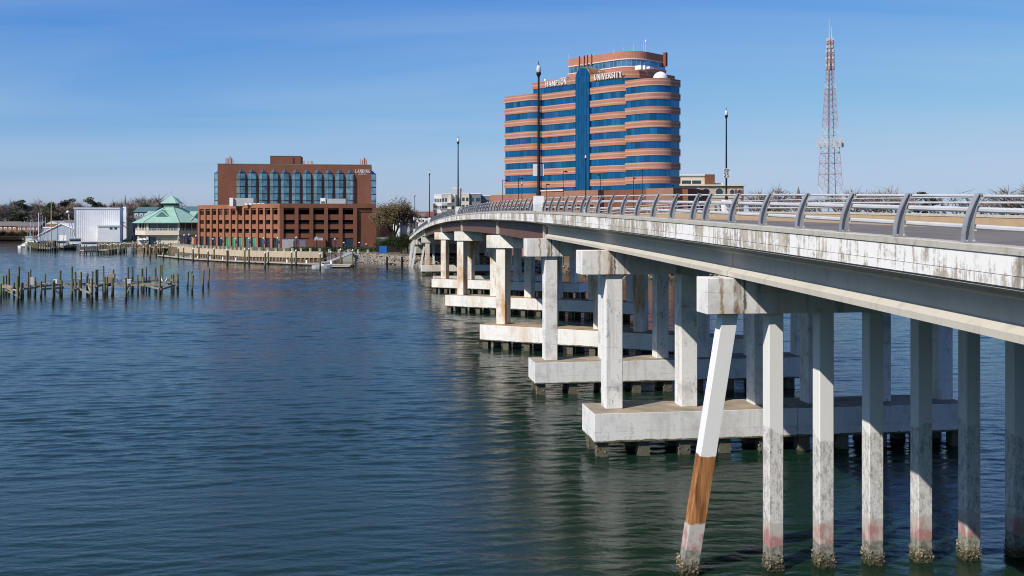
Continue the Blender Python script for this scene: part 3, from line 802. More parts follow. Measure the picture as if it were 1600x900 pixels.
s = lampsR[1]; board('speed_limit_sign', 'white speed limit sign on a lamp post of the far parapet', s-.13, BW-.23, zp(s)+1.22+2.75, .72, .96, text='25')

# ------------------------------------------------------------------ office tower
TO = (-2.26, 331.0); TF = (.70, -.714); TB = (.714, .70)
def TP(tau, b): return (TO[0]+TF[0]*tau+TB[0]*b, TO[1]+TF[1]*tau+TB[1]*b)
def tau_at(px, b):
    k = (px-800)/F; X0, Y0 = TP(0, b)
    return (k*Y0-X0)/(TF[0]-k*TF[1])
def outline(t0, t1, b0, b1, r0=0, r1=0, n=12, rb=0):
    p = []
    if r0: p += [(t0+r0-r0*math.cos(a), b0+r0-r0*math.sin(a)) for a in [math.pi/2*i/n for i in range(n+1)]]
    else: p.append((t0, b0))
    if r1: p += [(t1-r1+r1*math.sin(a), b0+r1-r1*math.cos(a)) for a in [math.pi/2*i/n for i in range(n+1)]]
    else: p.append((t1, b0))
    p += [(t1, b1), (t0, b1)]
    return p
def offset(poly, d):            # simple outward offset for convex outlines
    c = []; n = len(poly)
    for i in range(n):
        a = Vector(poly[i-1]); b = Vector(poly[i]); q = Vector(poly[(i+1)%n])
        e1 = (b-a); e2 = (q-b)
        if e1.length < 1e-6: e1 = e2
        if e2.length < 1e-6: e2 = e1
        n1 = Vector((e1.y,-e1.x)).normalized(); n2 = Vector((e2.y,-e2.x)).normalized()
        nn = (n1+n2); nn.normalize(); k = d/max(.35, nn.dot(n1)); c.append(tuple(b+nn*k))
    return c
tower = thing('office_tower', 'twelve-storey office tower striped with orange brick and blue glass', 'office tower')
def T3(poly): return [TP(a, b) for a, b in poly]
def block(poly, z0, z1, bands, gm, bm_, proud=.22, mull=1.55, mrange=None):
    m = MB(); m.poly(T3(poly), z0, z1); m.build('glazing', gm, tower)
    out = T3(offset(poly, proud))
    for a, b in bands:
        m = MB(); m.poly(out, a, b); m.build('brick_band', bm_, tower)
    if mull:
        mm = MB(); po = offset(poly, .0); n = len(poly)
        pts = poly[:-2]
        L = [0.0]
        for p, q in zip(pts[:-1], pts[1:]): L.append(L[-1]+math.dist(p, q))
        zs = sorted(bands); k = 0; s = .4
        while s < L[-1]:
            while L[k+1] < s: k += 1
            f = (s-L[k])/(L[k+1]-L[k]); x = pts[k][0]+(pts[k+1][0]-pts[k][0])*f; y = pts[k][1]+(pts[k+1][1]-pts[k][1])*f
            dx, dy = (pts[k+1][0]-pts[k][0]), (pts[k+1][1]-pts[k][1]); l = math.hypot(dx, dy); dx /= l; dy /= l
            q = [TP(x+dx*u-dy*-v*-1, y+dy*u+dx*v*-1*-1) for u, v in ((-.03,-.035),(.03,-.035),(.03,.04),(-.03,.04))]
            mm.prism([(a,b,z0) for a, b in q], [(a,b,z1-.05) for a, b in q]); s += mull
        tag(mm.build('mullions', m_tmull, tower), kind=None)
tl0 = tau_at(789.6, -3); tl1 = tau_at(845.5, -.5)
wing_l = outline(tl0, tl1, -3, 16, 0, 3.6)
ts0 = tau_at(901.0, 0); ts1 = tau_at(922.8, 0)
tr0 = tau_at(978, -4); 
tr1 = tau_at(1061.7, 6)
main_l = outline(tl1-4, tau_at(899.0, 0), 0, 20)
main_r = outline(ts1, tau_at(1052.8, 20), 0, 20, 0, 8)
wing_r = outline(tr0, tr1, -4, 6, 0, 6.5, 16)
zb = 19.0
bw = [(54.2-4*k-(2.0 if k else 2.1), 54.2-4*k) for k in range(9)]
bmn = [(58.1-4*k-(2.0 if k else 2.1), 58.1-4*k) for k in range(10)]
block(wing_l, zb, 54.15, [(a-.0, b) for a, b in bw], m_tglass, m_tbrick)
block(main_l, zb, 58.05, bmn, m_tglass, m_tbrick)
block(main_r, zb, 58.05, bmn, m_tglass, m_tbrick)
block(wing_r, zb, 54.15, bw, m_tglass, m_tbrick)
# glass shaft with its half-round head and the vault behind it
sw = (ts1-ts0)/2; cx = (ts0+ts1)/2; zs = 57.8
def shaft_prof(r, c=cx): return [(c-r, zb)]+[(c-r*math.cos(a), zs+r*math.sin(a)) for a in [math.pi*i/16 for i in range(17)]]+[(c+r, zb)]
def shaft_solid(r, b0, b1, z0=None):
    pr = shaft_prof(r)
    if z0 is not None: pr = [(a, max(z, z0)) for a, z in pr]
    f0 = [(*TP(a, b0), z) for a, z in pr]; f1 = [(*TP(a, b1), z) for a, z in pr]
    m = MB(); m.prism(f0, f1); return m
shaft_solid(sw-.06, -.55, 6.0).build('glass_shaft', m_shaft, tower)
shaft_solid(sw+.14, -.35, 13.0, 58.15).build('barrel_vault', m_vault, tower, True)
m = MB()
for i in range(1, 5):
    a = ts0+.06+i*(2*sw-.12)/5; q = [TP(a+u, -.55+v) for u, v in ((-.04,-.05),(.04,-.05),(.04,.0),(-.04,.0))]
    zt = zs+math.sqrt(max(0, (sw-.06)**2-(a-cx)**2))-.05
    m.prism([(x,y,zb) for x, y in q], [(x,y,zt) for x, y in q])
m.build('mullions', m_tmull, tower)
# penthouse
tp0 = tau_at(889.5, 8); tp1 = tau_at(1039.5, 24)
pent = outline(tp0, tp1, 8, 24, 0, 7, 14)
m = MB(); m.poly(T3(pent), 57.0, 65.3); m.build('glazing', m_pglass, tower)
for a, b, mt, pr in ((63.35,65.6,m_pbrick,.2),(63.05,63.348,m_trim,.3),(60.7,61.0,m_trim,.3),(59.4,60.698,m_pbrick,.2),(59.1,59.398,m_trim,.3)):
    m = MB(); m.poly(T3(offset(pent, pr)), a, b); m.build('brick_band' if mt is m_pbrick else 'stone_course', mt, tower)
pts = pent[:-2]; mm = MB(); s = .5; L = [0.0]
for p, q in zip(pts[:-1], pts[1:]): L.append(L[-1]+math.dist(p, q))
k = 0
while s < L[-1]:
    while L[k+1] < s: k += 1
    f = (s-L[k])/(L[k+1]-L[k]); a = pts[k][0]+(pts[k+1][0]-pts[k][0])*f; b = pts[k][1]+(pts[k+1][1]-pts[k][1])*f
    x, y = TP(a, b-.03); mm.box(x-.09, x+.09, y-.09, y+.09, 61.0, 63.05); s += 1.5
mm.build('mullions', m_pmull, tower)
for px in (905, 912.5, 917.5, 924):
    a = tau_at(px, 7.6); m = MB(); m.obox(TP(a, 7.5), TF, TB, -.26, .26, -.30, .22, 62.7, 66.0); m.build('antenna_panel', m_pbrick, tower)
m = MB(); m.obox(TP(tp1+.35, 23), TF, TB, -.1, .9, -.5, .5, 62.0, 66.3); m.build('antenna_panel', m_brickd, tower)
for px, hgt, b in ((888.6,2.0,8.5),(928,1.2,9),(959,1.3,9),(990,2.2,11),(1006,2.6,12),(1009,3.4,14),(975,1.5,10)):
    a = tau_at(px, b); x, y = TP(a, b); m = MB(); m.tube((x,y,65.6), (x,y,65.6+hgt), .09, .06, 5); m.build('aerial', m_galv, tower)
x, y = TP(tau_at(1009,14), 14); m = MB(); m.lathe((x,y,68.5), [(.05,0),(.22,.15),(.25,.5),(.1,.8)], 8); m.build('aerial_dome', m_wht, tower, True)
# roof plant
for px, b, w_, h_ in ((1000,3.0,2.2,1.25),(1009,4.0,1.1,1.2),(1016,3.5,1.2,.6)):
    a = tau_at(px, b); m = MB(); m.obox(TP(a, b), TF, TB, -w_/2, w_/2, -1, 1, 58.1, 58.1+h_); m.build('roof_unit', m_wht, tower)
a = tau_at(884, 5); m = MB(); m.obox(TP(a, 5), TF, TB, -1.6, 1.2, -1, 1, 58.1, 59.3); m.build('roof_unit', m_gwall, tower)
x, y = TP(tau_at(852, 1.2), 1.2); m = MB(); m.lathe((x,y,58.1), [(.3,0),(.45,.5),(.3,.95)], 10); m.build('roof_dish', m_wht, tower, True)
x, y = TP(tau_at(1032, 3.2), 3.2); m = MB(); R_ = 2.15
m.lathe((x,y,54.2), [(R_*.96,0),(R_,.5)]+[(R_*math.cos(q), .5+R_*math.sin(q)) for q in [math.pi/2*i/8 for i in range(1,8)]]+[(.02,.5+R_)], 20)
m.build('radome', m_wht, tower, True)
# names in letters
outn = (-TB[0], -TB[1], 0); axn = (TF[0], TF[1], 0)
def tower_text(txt, px0, px1, z0, h):
    a0 = tau_at(px0, -.22); a1 = tau_at(px1, -.22); sq = 1.0
    wtot = textw(txt, h, .1); sq = ((a1-a0)/h-.1*len(txt))/(wtot/h-.1*len(txt))
    x, y = TP(a0, -.225); lettering(txt, (x,y,z0), axn, outn, h, z0, m_wht, tower, .1, .35, sq)
tower_text('HAMPTON', 853.5, 887.0, 56.2, 1.6)
tower_text('UNIVERSITY', 929.3, 973.0, 56.2, 1.65)
# podium garage
pod = thing('podium_garage', 'low orange brick podium deck at the foot of the striped tower', 'parking deck')
def podseg(px0, px1, b, z1, mat, name, parent=pod, depth=12, z0=GZ-.2):
    m = MB(); a0, a1 = tau_at(px0, b), tau_at(px1, b); m.obox(TP(0, b), TF, TB, a0, a1, 0, depth, z0, z1); return m.build(name, mat, parent)
podseg(766, 842, -14, 21.6, m_podium, 'wall'); podseg(842.2, 934.5, -14, 22.3, m_podium, 'wall')
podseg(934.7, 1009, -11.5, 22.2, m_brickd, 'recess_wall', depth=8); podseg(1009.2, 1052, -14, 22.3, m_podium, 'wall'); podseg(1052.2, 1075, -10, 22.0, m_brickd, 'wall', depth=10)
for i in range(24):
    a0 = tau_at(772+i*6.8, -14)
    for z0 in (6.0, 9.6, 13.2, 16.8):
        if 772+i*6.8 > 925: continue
        m = MB(); m.obox(TP(a0, -14), TF, TB, .1, 1.35, -.05, .4, z0, z0+1.3); m.build('opening_shade', m_dark, pod)  # near-black box on solid wall, painted in place of shade inside
podseg(842.3, 880, -14.3, 22.75, m_trim, 'coping', depth=.5, z0=22.32)
# parking lamps standing before the tower
pk = thing('area_light', '', 'lamp'); 
m = MB(); m.tube((0,0,0), (0,0,1), .0, .0, 6); 
m = MB(); m.lathe((0,0,0), [(.13,0),(.09,21)], 6); m.build('pole', m_black, pk)
m = MB(); m.box(-.06, 1.5, -.06, .06, 20.85, 21.0); m.box(.7, 1.6, -.25, .25, 20.7, 20.849); m.build('lamp_head', m_black, pk)
spots = [(785.5,281,235,'leftmost thin area light beside the tower\'s left edge'),(810,278,232,'thin area light leaning before the tower\'s left wing'),
         (880,267,240,'tallest thin area light before the tower\'s left half'),(853.5,287,238,'short thin area light right of the white square sign'),
         (990,277,236,'thin area light before the right half of the tower'),(1003.5,264,244,'taller thin area light before the rounded right wing'),
         (1053,289,238,'thin area light at the right edge of the tower'),(938,272,246,'faint thin area light right of the glass shaft')]
for i, (px, py, d, lb) in enumerate(spots):
    o = pk if i == 0 else copy_tree(pk)
    o.location = at(px, d, GZ); o.scale = (.8, .8, (wz(py, d)-GZ)/21.0); o.rotation_euler.z = .3*i
    tag(o, lb, 'lamp', 'area lights before the tower')

# ------------------------------------------------------------------ buildings: generic helpers
def frame(p0, p1):
    a = Vector((p1[0]-p0[0], p1[1]-p0[1])); L = a.length; a.normalize(); n = Vector((-a.y, a.x))
    if n.y < 0: n = -n
    return (p0[0], p0[1]), (a.x, a.y), (n.x, n.y), L
# parking garage: two street faces meeting at a corner
gar = thing('parking_garage', 'four-level orange brick parking garage with open decks on the waterfront', 'parking garage')
dcn, dl, dr = 389.0, 437.0, 397.0
cz = lambda y, d: wz(y, d)
ZT = 20.3; C_ = (wx(437,dcn), dcn); L_ = (wx(309,dl), dl); R_ = (wx(588,dr), dr)
lv = [(8.5,10.2),(12.1,13.8),(16.0,17.95)]       # openings (z) of the three upper decks
def gface(p0, p1, bays, pier_w, mat, shop, blind=None, setb=.55):
    o, a, n, L = frame(p0, p1)
    ends = bays*1.0; bw_ = (L-(blind or 0)-pier_w)/bays
    for i in range(bays+1):
        m = MB(); m.obox(o, a, n, i*bw_, i*bw_+pier_w, 0, 1.2, GZ-.3, 18.6); m.build('pier', mat, gar)
    m = MB(); m.obox(o, a, n, 0, L, -.03, 1.2, 18.602, ZT); m.build('parapet', mat, gar)
    for i in range(bays):
        x0, x1 = i*bw_+pier_w+.01, (i+1)*bw_-.01
        for z0, z1 in ((6.7,8.5),(10.2,12.1),(13.8,16.0),(17.95,18.6)):
            m = MB(); m.obox(o, a, n, x0, x1, setb, setb+.35, z0, z1); m.build('spandrel', mat, gar)
        if shop:
            g_ = shop[i % len(shop)]
            m = MB(); m.obox(o, a, n, x0, x1, setb+.25, setb+.4, GZ-.2, 6.69); w_ = m.build('shop_window', g_, gar)
            m = MB()
            for q in (0, .33, .66, 1): m.obox(o, a, n, x0+(x1-x0)*q-.06, x0+(x1-x0)*q+.06, setb+.2, setb+.249, GZ-.2, 6.69)
            m.build('mullion', m_mull, w_)
        m = MB()
        for z0, z1 in lv[:2]:
            m.obox(o, a, n, x0, x1, setb+.1, setb+.16, z0+.25, z0+.32); m.obox(o, a, n, x0, x1, setb+.1, setb+.16, z0+.6, z0+.67)
        m.build('guard_cable', m_mull, gar)
    if blind:
        x0 = bays*bw_+pier_w
        m = MB(); m.obox(o, a, n, x0+.01, L-1.6, .9, 1.2, GZ-.3, 17.2); m.build('blind_panel', mat, gar)
        m = MB(); m.obox(o, a, n, L-1.59, L, 0, 1.2, GZ-.3, 18.6); m.build('pier', mat, gar)
        m = MB(); m.obox(o, a, n, x0+.01, L-1.6, .6, 1.2, 17.202, 18.6); m.build('spandrel', mat, gar)
    return o, a, n, L, bw_
gface(L_, C_, 12, 1.55, m_brick, [m_wglass, m_wglass, m_wglass, m_wglass, m_gglass, m_gglass, m_gglass, m_hglass, m_gglass, m_wglass, m_wglass, m_wglass])
C2 = (C_[0]+.02, C_[1]+.02)
o2, a2, n2, L2, bw2 = gface(C2, R_, 5, 1.45, m_brickd, [m_gwall, m_brickd, m_brickd, m_brickd, m_wglass], blind=7.6)  # darker brick puts this face's weaker sunlight into the colour
# decks and rear walls
back = [L_, C_, R_, (R_[0]+3, R_[1]+38), (L_[0]+30, L_[1]+48)]
inset = [(L_[0]+1.5, L_[1]+1.5), (C_[0], C_[1]+1.6), (R_[0]-.4, R_[1]+1.4), (R_[0]+2.6, R_[1]+38), (L_[0]+31, L_[1]+48)]
for z in (2.0, 6.6, 10.2, 14.0):
    m = MB(); m.poly(inset, z, z+.35); m.build('deck', m_gray, gar)
m = MB(); m.poly([(x*.93-4, y+6) for x, y in inset], 18.55, 18.9); m.build('roof_deck', m_gray, gar)
for p, q in ((inset[2], inset[3]), (inset[3], inset[4]), (inset[4], inset[0])):
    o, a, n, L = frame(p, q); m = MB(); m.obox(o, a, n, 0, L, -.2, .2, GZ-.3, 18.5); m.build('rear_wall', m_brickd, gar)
def rbox(px0, px1, py0, py1, d, dep, mat, name, parent): 
    m = MB(); m.box(wx(px0,d), wx(px1,d), d, d+dep, wz(py1,d), wz(py0,d)); return m.build(name, mat, parent)
rbox(358.5, 364, 309, 322, 408, 4, m_wht, 'stair_house', gar); rbox(364.2, 396, 309.5, 322, 409, 5, m_gwall, 'stair_house', gar)
rbox(500.5, 508.5, 309.5, 322, 402, 4, m_wht, 'stair_house', gar); rbox(508.7, 540, 310.5, 322, 402.5, 5, m_gwall, 'stair_house', gar)
m = MB(); d = 401.9
for dx in (-1.5, 1.5): m.box(wx(504.5+dx,d)-.25, wx(504.5+dx,d)+.25, d-.03, d+.0, wz(317.5,d), wz(314.5,d)); 
m.build('door', m_dark, gar)
for i in range(5): rbox(382+i*6.6, 386.5+i*6.6, 317.3, 320.5, 404, 2, m_wht, 'roof_vent', gar)
# ground floor annex wall and shutters on the right face
m = MB(); m.obox(o2, a2, n2, 5.6, 17.5, -3.0, -.1, GZ-.2, 6.3); m.build('annex_wall', m_brickd, gar)
m = MB(); m.obox(o2, a2, n2, .9, 5.2, -.12, .5, GZ-.2, 6.2); m.build('roller_shutter', m_gwall, gar)
m = MB(); m.obox(o2, a2, n2, 7.6, 9.9, -3.1, -3.01, GZ-.2, 5.9); m.build('door', m_dwall, gar)
# hotel
hot = thing('hotel', 'tall brown brick hotel with eleven pointed glass bay windows above the garage', 'hotel')
dh = 447.0; hx1 = wx(580,dh); hxp = lambda px: hx1-(hx1-wx(px,dh))*.971; hx0 = hxp(340); hz = wz(257.2,dh)
m = MB(); m.box(hx0, hx1, dh, dh+24, GZ-.2, hz-.35); m.build('wall', m_brickd, hot)
m = MB(); m.box(hx0-.05, hx1+.05, dh-.06, dh+24.05, hz-.349, hz); m.build('coping', m_roofg, hot)
m = MB(); m.box(hxp(418), hxp(466.5), 455, 467, hz, wz(245.5,455)); ph = m.build('penthouse', m_brickd, hot)
m = MB(); m.box(hxp(417.8), hxp(466.7), 454.9, 467.1, wz(245.5,455)+.003, wz(244.6,455)); m.build('coping', m_roofg, ph)
m = MB(); m.box(hxp(454.5), hxp(456), 454.93, 454.99, hz+.1, wz(247.5,455)); m.build('louvre', m_dark, ph)
def bay(cx_, rot=0.0, y0=dh, w=3.75, dep=2.1):
    b = empty('bay_window', hot, (cx_, y0, 0)); b.rotation_euler.z = rot
    zt = wz(271.5, dh); za = wz(264.5, dh); z0 = wz(325, dh)
    m = MB(); m.prism([(-w/2,.02,z0),(0,-dep,z0),(w/2,.02,z0)], [(-w/2,.02,zt),(0,-dep,zt),(w/2,.02,zt)]); m.build('glass', m_hglass, b)
    m = MB(); m.prism([(-w/2-.05,.02,zt+.01),(0,-dep-.05,zt+.01),(w/2+.05,.02,zt+.01)], [(-.04,.015,za),(0,-.03,za),(.04,.015,za)]); m.build('pyramid_roof', m_hroof, b)
    z = zt-.12
    while z > z0:
        m = MB(); m.prism([(-w/2-.1,.01,z),(0,-dep-.12,z),(w/2+.1,.01,z)], [(-w/2-.1,.01,z+.38),(0,-dep-.12,z+.38),(w/2+.1,.01,z+.38)]); m.build('spandrel_bar', m_mull, b); z -= 3.06
    m = MB()
    m.box(-.07, .07, -dep-.08, -dep+.02, z0, zt-.01)
    m.build('mullion', m_mull, b)
for i in range(11): bay(hxp(375.8+17.06*i))
bay(hx0, -math.pi/2, dh+5); bay(hx1, math.pi/2, dh+5)
lettering('LANDING', (hxp(554.8), dh-.01, wz(270.0,dh)), (1,0,0), (0,-1,0), 1.4, 0, m_wht, hot, .07, .2, .82)
m = MB()
for i in range(9): m.box(hxp(559.5+i*1.5), hxp(560.5+i*1.5), dh-.12, dh-.01, wz(272.6,dh), wz(271.6,dh))
m.build('small_lettering', m_wht, hot)
def antennas(pxs, d, zb_, mats_):
    for i, (px, py, w_) in enumerate(pxs):
        m = MB(); x = hxp(px); m.box(x-w_/2, x+w_/2, d-.2, d+.3, zb_, wz(py,d)); m.build('antenna', mats_[i % len(mats_)], hot)
antennas([(352,248.5,.5),(355,249,.45),(358.3,246,.9),(360.7,249,.5),(363.5,251,.35),(368.5,252,.15)], 449, hz, [m_redw, m_red, m_redw, m_brickd, m_shedb, m_galv])
antennas([(472.5,252.5,1.0),(479.5,252,.9),(482,249.5,.15),(485.5,252.5,1.0)], 451, hz, [m_redw, m_stucco, m_galv, m_redw])
antennas([(562.5,249,.4),(566,250.5,.5),(569.3,247,.7),(572,249.5,.4)], 449, hz, [m_redw, m_dwall, m_red, m_roofg])

pivot(hot, (hx1, dh), math.radians(7.5))
# pavilion with green roof
pav = thing('waterfront_pavilion', 'two-storey cream pavilion with green hipped roof, cupola and spire', 'pavilion')
dp_ = 452.0; pcx = wx(253.5,dp_); 
def octo(cx_, cy_, rx, ry, cut):
    rx *= 1.08
    return [(cx_-rx+cut,cy_-ry),(cx_+rx-cut,cy_-ry),(cx_+rx,cy_-ry+cut),(cx_+rx,cy_+ry-cut),(cx_+rx-cut,cy_+ry),(cx_-rx+cut,cy_+ry),(cx_-rx,cy_+ry-cut),(cx_-rx,cy_-ry+cut)]
pcy = dp_+13; 
m = MB(); m.poly(octo(pcx, pcy, 12.0, 11.0, 6), GZ-.2, 7.0); m.build('ground_floor_wall', m_offw, pav)
m = MB(); m.poly(octo(pcx, pcy, 14.0, 13.0, 7.5), 7.0, 9.1); m.build('balcony_band', m_offw, pav)
m = MB(); m.poly(octo(pcx, pcy, 12.2, 11.2, 6.3), 9.1, 12.6); up_ = m.build('window_wall', m_wglass, pav)
pr = octo(pcx, pcy, 12.6, 11.6, 6.5)
for i in range(8):
    a, b = Vector(pr[i]), Vector(pr[(i+1)%8])
    for f in (0, .33, .66):
        q = a.lerp(b, f); w_ = .45 if f == 0 else .14
        m = MB(); m.box(q.x-w_, q.x+w_, q.y-w_, q.y+w_, 9.1 if f else GZ-.2, 12.6); m.build('column', m_offw, pav)
rl = octo(pcx, pcy, 13.9, 12.9, 7.5)
for i in range(8):
    a, b = rl[i], rl[(i+1)%8]; m = MB(); m.tube((*a, 10.1), (*b, 10.1), .06, .06, 4); m.tube((*a, 9.6), (*b, 9.6), .04, .04, 4)
    n_ = max(2, int(math.dist(a,b)/1.2))
    for k in range(n_): q = Vector(a).lerp(Vector(b), k/n_); m.box(q.x-.05, q.x+.05, q.y-.05, q.y+.05, 9.1, 10.1)
    m.build('balcony_rail', m_wht, pav)
ev = octo(pcx, pcy, 15.0, 14.0, 8.0); rg = octo(pcx, pcy, 3.3, 3.3, 1.6); rg2 = octo(pcx, pcy, 3.9, 3.9, 1.9)
m = MB(); m.prism([(x,y,12.45) for x,y in ev], [(x,y,12.75) for x,y in ev]); m.build('eave', m_green, pav)
m = MB(); m.prism([(x,y,12.752) for x,y in ev], [(x,y,19.6) for x,y in rg]); m.build('hipped_roof', m_green, pav)
m = MB()
for i in range(8):
    m.tube((*ev[i],12.8), (*rg[i],19.65), .14, .14, 4)
m.build('roof_hips', m_greend, pav)
m = MB(); m.poly(octo(pcx,pcy,3.0,3.0,1.4), 19.6, 20.4); m.poly(octo(pcx,pcy,2.7,2.7,1.2), 20.4, 21.6, 1); m.poly(octo(pcx,pcy,3.2,3.2,1.4), 20.55, 20.8); m.build('cupola', [m_green, m_greend], pav)
m = MB(); m.prism([(x,y,21.6) for x,y in octo(pcx,pcy,4.2,4.2,1.2)], [(x,y,25.4) for x,y in octo(pcx,pcy,.1,.1,.04)]); m.build('cupola_roof', m_green, pav)
m = MB(); m.tube((pcx,pcy,25.3), (pcx,pcy,29.2), .08, .03, 5); m.build('spire', m_greend, pav)
# front gable and side gables
def gable(cx_, cy_, w_, z0, z1, dep, dirx, diry):
    e = empty('roof_gable', pav); ax = (-diry, dirx)
    P = lambda a, b, z: (cx_+ax[0]*a+dirx*b, cy_+ax[1]*a+diry*b, z)
    m = MB(); m.add([P(-w_,0,z0),P(w_,0,z0),P(0,0,z1),P(-w_,dep,z0),P(w_,dep,z0),P(0,dep,z1)], [(0,3,5,2),(1,2,5,4),(0,1,4,3)]); m.add([P(-w_,0,z0),P(w_,0,z0),P(0,0,z1),P(-w_,.2,z0),P(w_,.2,z0),P(0,.2,z1)], [(0,1,2),(5,4,3)])
    m.build('gable_roof', m_green, e, fix=False)
    m = MB(); m.prism([P(-w_*.72,-.06,z0+.2),P(w_*.72,-.06,z0+.2),P(0,-.06,z1-.7)], [P(-w_*.72,.1,z0+.2),P(w_*.72,.1,z0+.2),P(0,.1,z1-.7)]); m.build('louvre', m_greend, e)
gable(pcx-1.2, pcy-10.0, 4.6, 14.6, 18.4, 7, 0, 1)
for sx in (-1, 1):
    m = MB(); x0 = pcx+sx*7.0; x1 = pcx+sx*11.8
    m.add([(x0,pcy-9,13.6),(x1,pcy-9,13.6),(x1,pcy+2,18.0),(x0,pcy+2,18.0),(x0,pcy+9,13.6),(x1,pcy+9,13.6)], [(0,1,2,3),(3,2,5,4),(0,3,4),(1,5,2)]); m.build('side_roof', m_green, pav)
    m = MB(); m.box(min(x0,x1), max(x0,x1), pcy-1, pcy+8, 8, 13.7); m.build('side_wall', m_gwall, pav)
m = MB(); m.box(pcx-2.6, pcx-1.4, pcy-11.06, pcy-10.98, GZ, 5.2); m.build('door', m_dwall, pav)
for x0, x1 in ((-7,-3.4),(7.5,11.5)):
    m = MB(); m.box(pcx+x0, pcx+x1, pcy-11.08 if x1 < 6 else pcy-8.2, pcy-10.9 if x1 < 6 else pcy-6, GZ, 6.2); m.build('shop_window', m_wglass, pav)
# white boat shed
shed = thing('boat_shed', 'big white ribbed metal boat shed beside the pavilion', 'shed')
d = 520.0; x0, x1 = wx(121.5,d), wx(187,d)
m = MB(); m.box(x0, x1, d, d+30, GZ-.2, wz(326.5,d)); m.build('wall', m_shedw, shed)
m = MB()
k = x0+.5
while k < x1-.2: m.box(k, k+.45, d-.07, d-.0, GZ, wz(326.5,d)-.02); k += 1.0
m.build('wall_ribs', m_shedw, shed)
m = MB(); m.box(x0-.3, x1+.3, d-.35, d+30.3, wz(326.5,d)+.003, wz(324.4,d)); m.build('roof', m_wht, shed)
m = MB(); m.box(x0+.15, x0+.4, d-.25, d-.05, GZ, wz(327,d)); m.build('downpipe', m_shedb, shed)
d = 505.0; m = MB(); m.box(wx(140,d), wx(172,d), d, d+14.8, GZ-.2, wz(354,d)); an = m.build('annex', m_shedw, shed)
m = MB(); m.box(wx(139.5,d), wx(172.4,d), d-.3, d+14.8, wz(354,d)+.002, wz(352,d)); m.build('roof', m_wht, an)
for px in (157, 163.8):
    m = MB(); m.box(wx(px,d), wx(px+4,d), d-.06, d+.05, wz(358.5,d), wz(355.5,d)); m.build('window', m_wglass, an)
pivot(shed, (wx(187,520), 520), math.radians(18))
# low gray gabled shed and the block beside it
sg = thing('gabled_shed', 'low blue-gray metal shed with a wide gabled roof', 'shed')
d = 540.0; xa, xm, xb = wx(60,d), wx(96,d), wx(134,d)
m = MB(); m.prism([(xa,d,GZ-.2),(xb,d,GZ-.2),(xb,d,wz(366,d)),(xm,d,wz(350.5,d)),(xa,d,wz(368,d))], [(xa,d+25,GZ-.2),(xb,d+25,GZ-.2),(xb,d+25,wz(366,d)),(xm,d+25,wz(350.5,d)),(xa,d+25,wz(368,d))]); m.build('wall', m_shedb, sg)
m = MB(); m.prism([(xm,d-.6,wz(350,d)),(xb+.5,d-.6,wz(366.4,d)),(xb+.5,d-.6,wz(365.4,d)),(xm,d-.6,wz(348.8,d)),(xa-.5,d-.6,wz(367.4,d)),(xa-.5,d-.6,wz(368.4,d))],
                  [(xm,d+25,wz(350,d)),(xb+.5,d+25,wz(366.4,d)),(xb+.5,d+25,wz(365.4,d)),(xm,d+25,wz(348.8,d)),(xa-.5,d+25,wz(367.4,d)),(xa-.5,d+25,wz(368.4,d))]); m.build('roof', m_shedw, sg)
m = MB(); m.box(wx(93,d), wx(104,d), d-.1, d+.05, GZ, wz(367.5,d)); m.build('door', m_wht, sg)
fb = thing('flat_roofed_store', 'small pale blue flat-roofed store behind the docks', 'store')
d = 575.0; m = MB(); m.box(wx(68,d), wx(86,d), d, d+10, GZ-.2, wz(356,d)); m.build('wall', m_shedb, fb)
m = MB(); m.box(wx(67.6,d), wx(86.4,d), d-.2, d+10.2, wz(356,d)+.002, wz(354.6,d)); m.build('roof', m_shedw, fb)

# gabled houses and rows
def house(name, label, px0, px1, d, ytop, yeave, dep, wall, roof, windows=0, cat='house', gable_front=False, group=None, z0=GZ-.2):
    h_ = thing(name, label, cat, group); a, b = wx(px0,d), wx(px1,d); zt, ze = wz(ytop,d), wz(yeave,d)
    m = MB(); m.box(a, b, d, d+dep, z0, ze); m.build('wall', wall, h_)
    m = MB()
    if gable_front:
        c = (a+b)/2; m.prism([(a-.4,d-.3,ze+.002),(b+.4,d-.3,ze+.002),(c,d-.3,zt)], [(a-.4,d+dep,ze+.002),(b+.4,d+dep,ze+.002),(c,d+dep,zt)])
    else:
        m.add([(a-.4,d-.5,ze+.002),(b+.4,d-.5,ze+.002),(b+.4,d+dep/2,zt),(a-.4,d+dep/2,zt),(a-.4,d+dep+.5,ze+.002),(b+.4,d+dep+.5,ze+.002)], [(0,1,2,3),(3,2,5,4),(0,3,4),(1,5,2),(0,4,5,1)])
    m.build('roof', roof, h_)
    if gable_front:
        c = (a+b)/2; m = MB(); m.prism([(a+1.2,d-.34,ze+.3),(b-1.2,d-.34,ze+.3),(c,d-.34,zt-.6)], [(a+1.2,d-.28,ze+.3),(b-1.2,d-.28,ze+.3),(c,d-.28,zt-.6)]); m.build('gable', m_offw, h_)
    for i in range(windows):
        x = a+(b-a)*(i+.5)/windows
        m = MB(); m.box(x-.8, x+.8, d-.08, d+.05, ze-2.3, ze-.7); w_ = m.build('window', m_wht, h_)
        m = MB(); m.box(x-.35, x+.35, d-.11, d-.081, ze-2.05, ze-1.2); m.build('pane', m_wglass, w_)
    return h_
house('row_house', 'long low brick row house with gray roof at the far left shore', -30, 26, 668, 346, 353, 12, m_brick, m_roofg, 8)
house('row_house', 'second low brick row house, right of the long one behind parked cars', 27, 62, 664, 347, 354, 12, m_brick, m_roofg, 5)
house('brick_house', 'brick house with a cream gable behind the yellow mast', 71.5, 91, 590, 345, 350.5, 14, m_brick, m_offw, 0, gable_front=True)
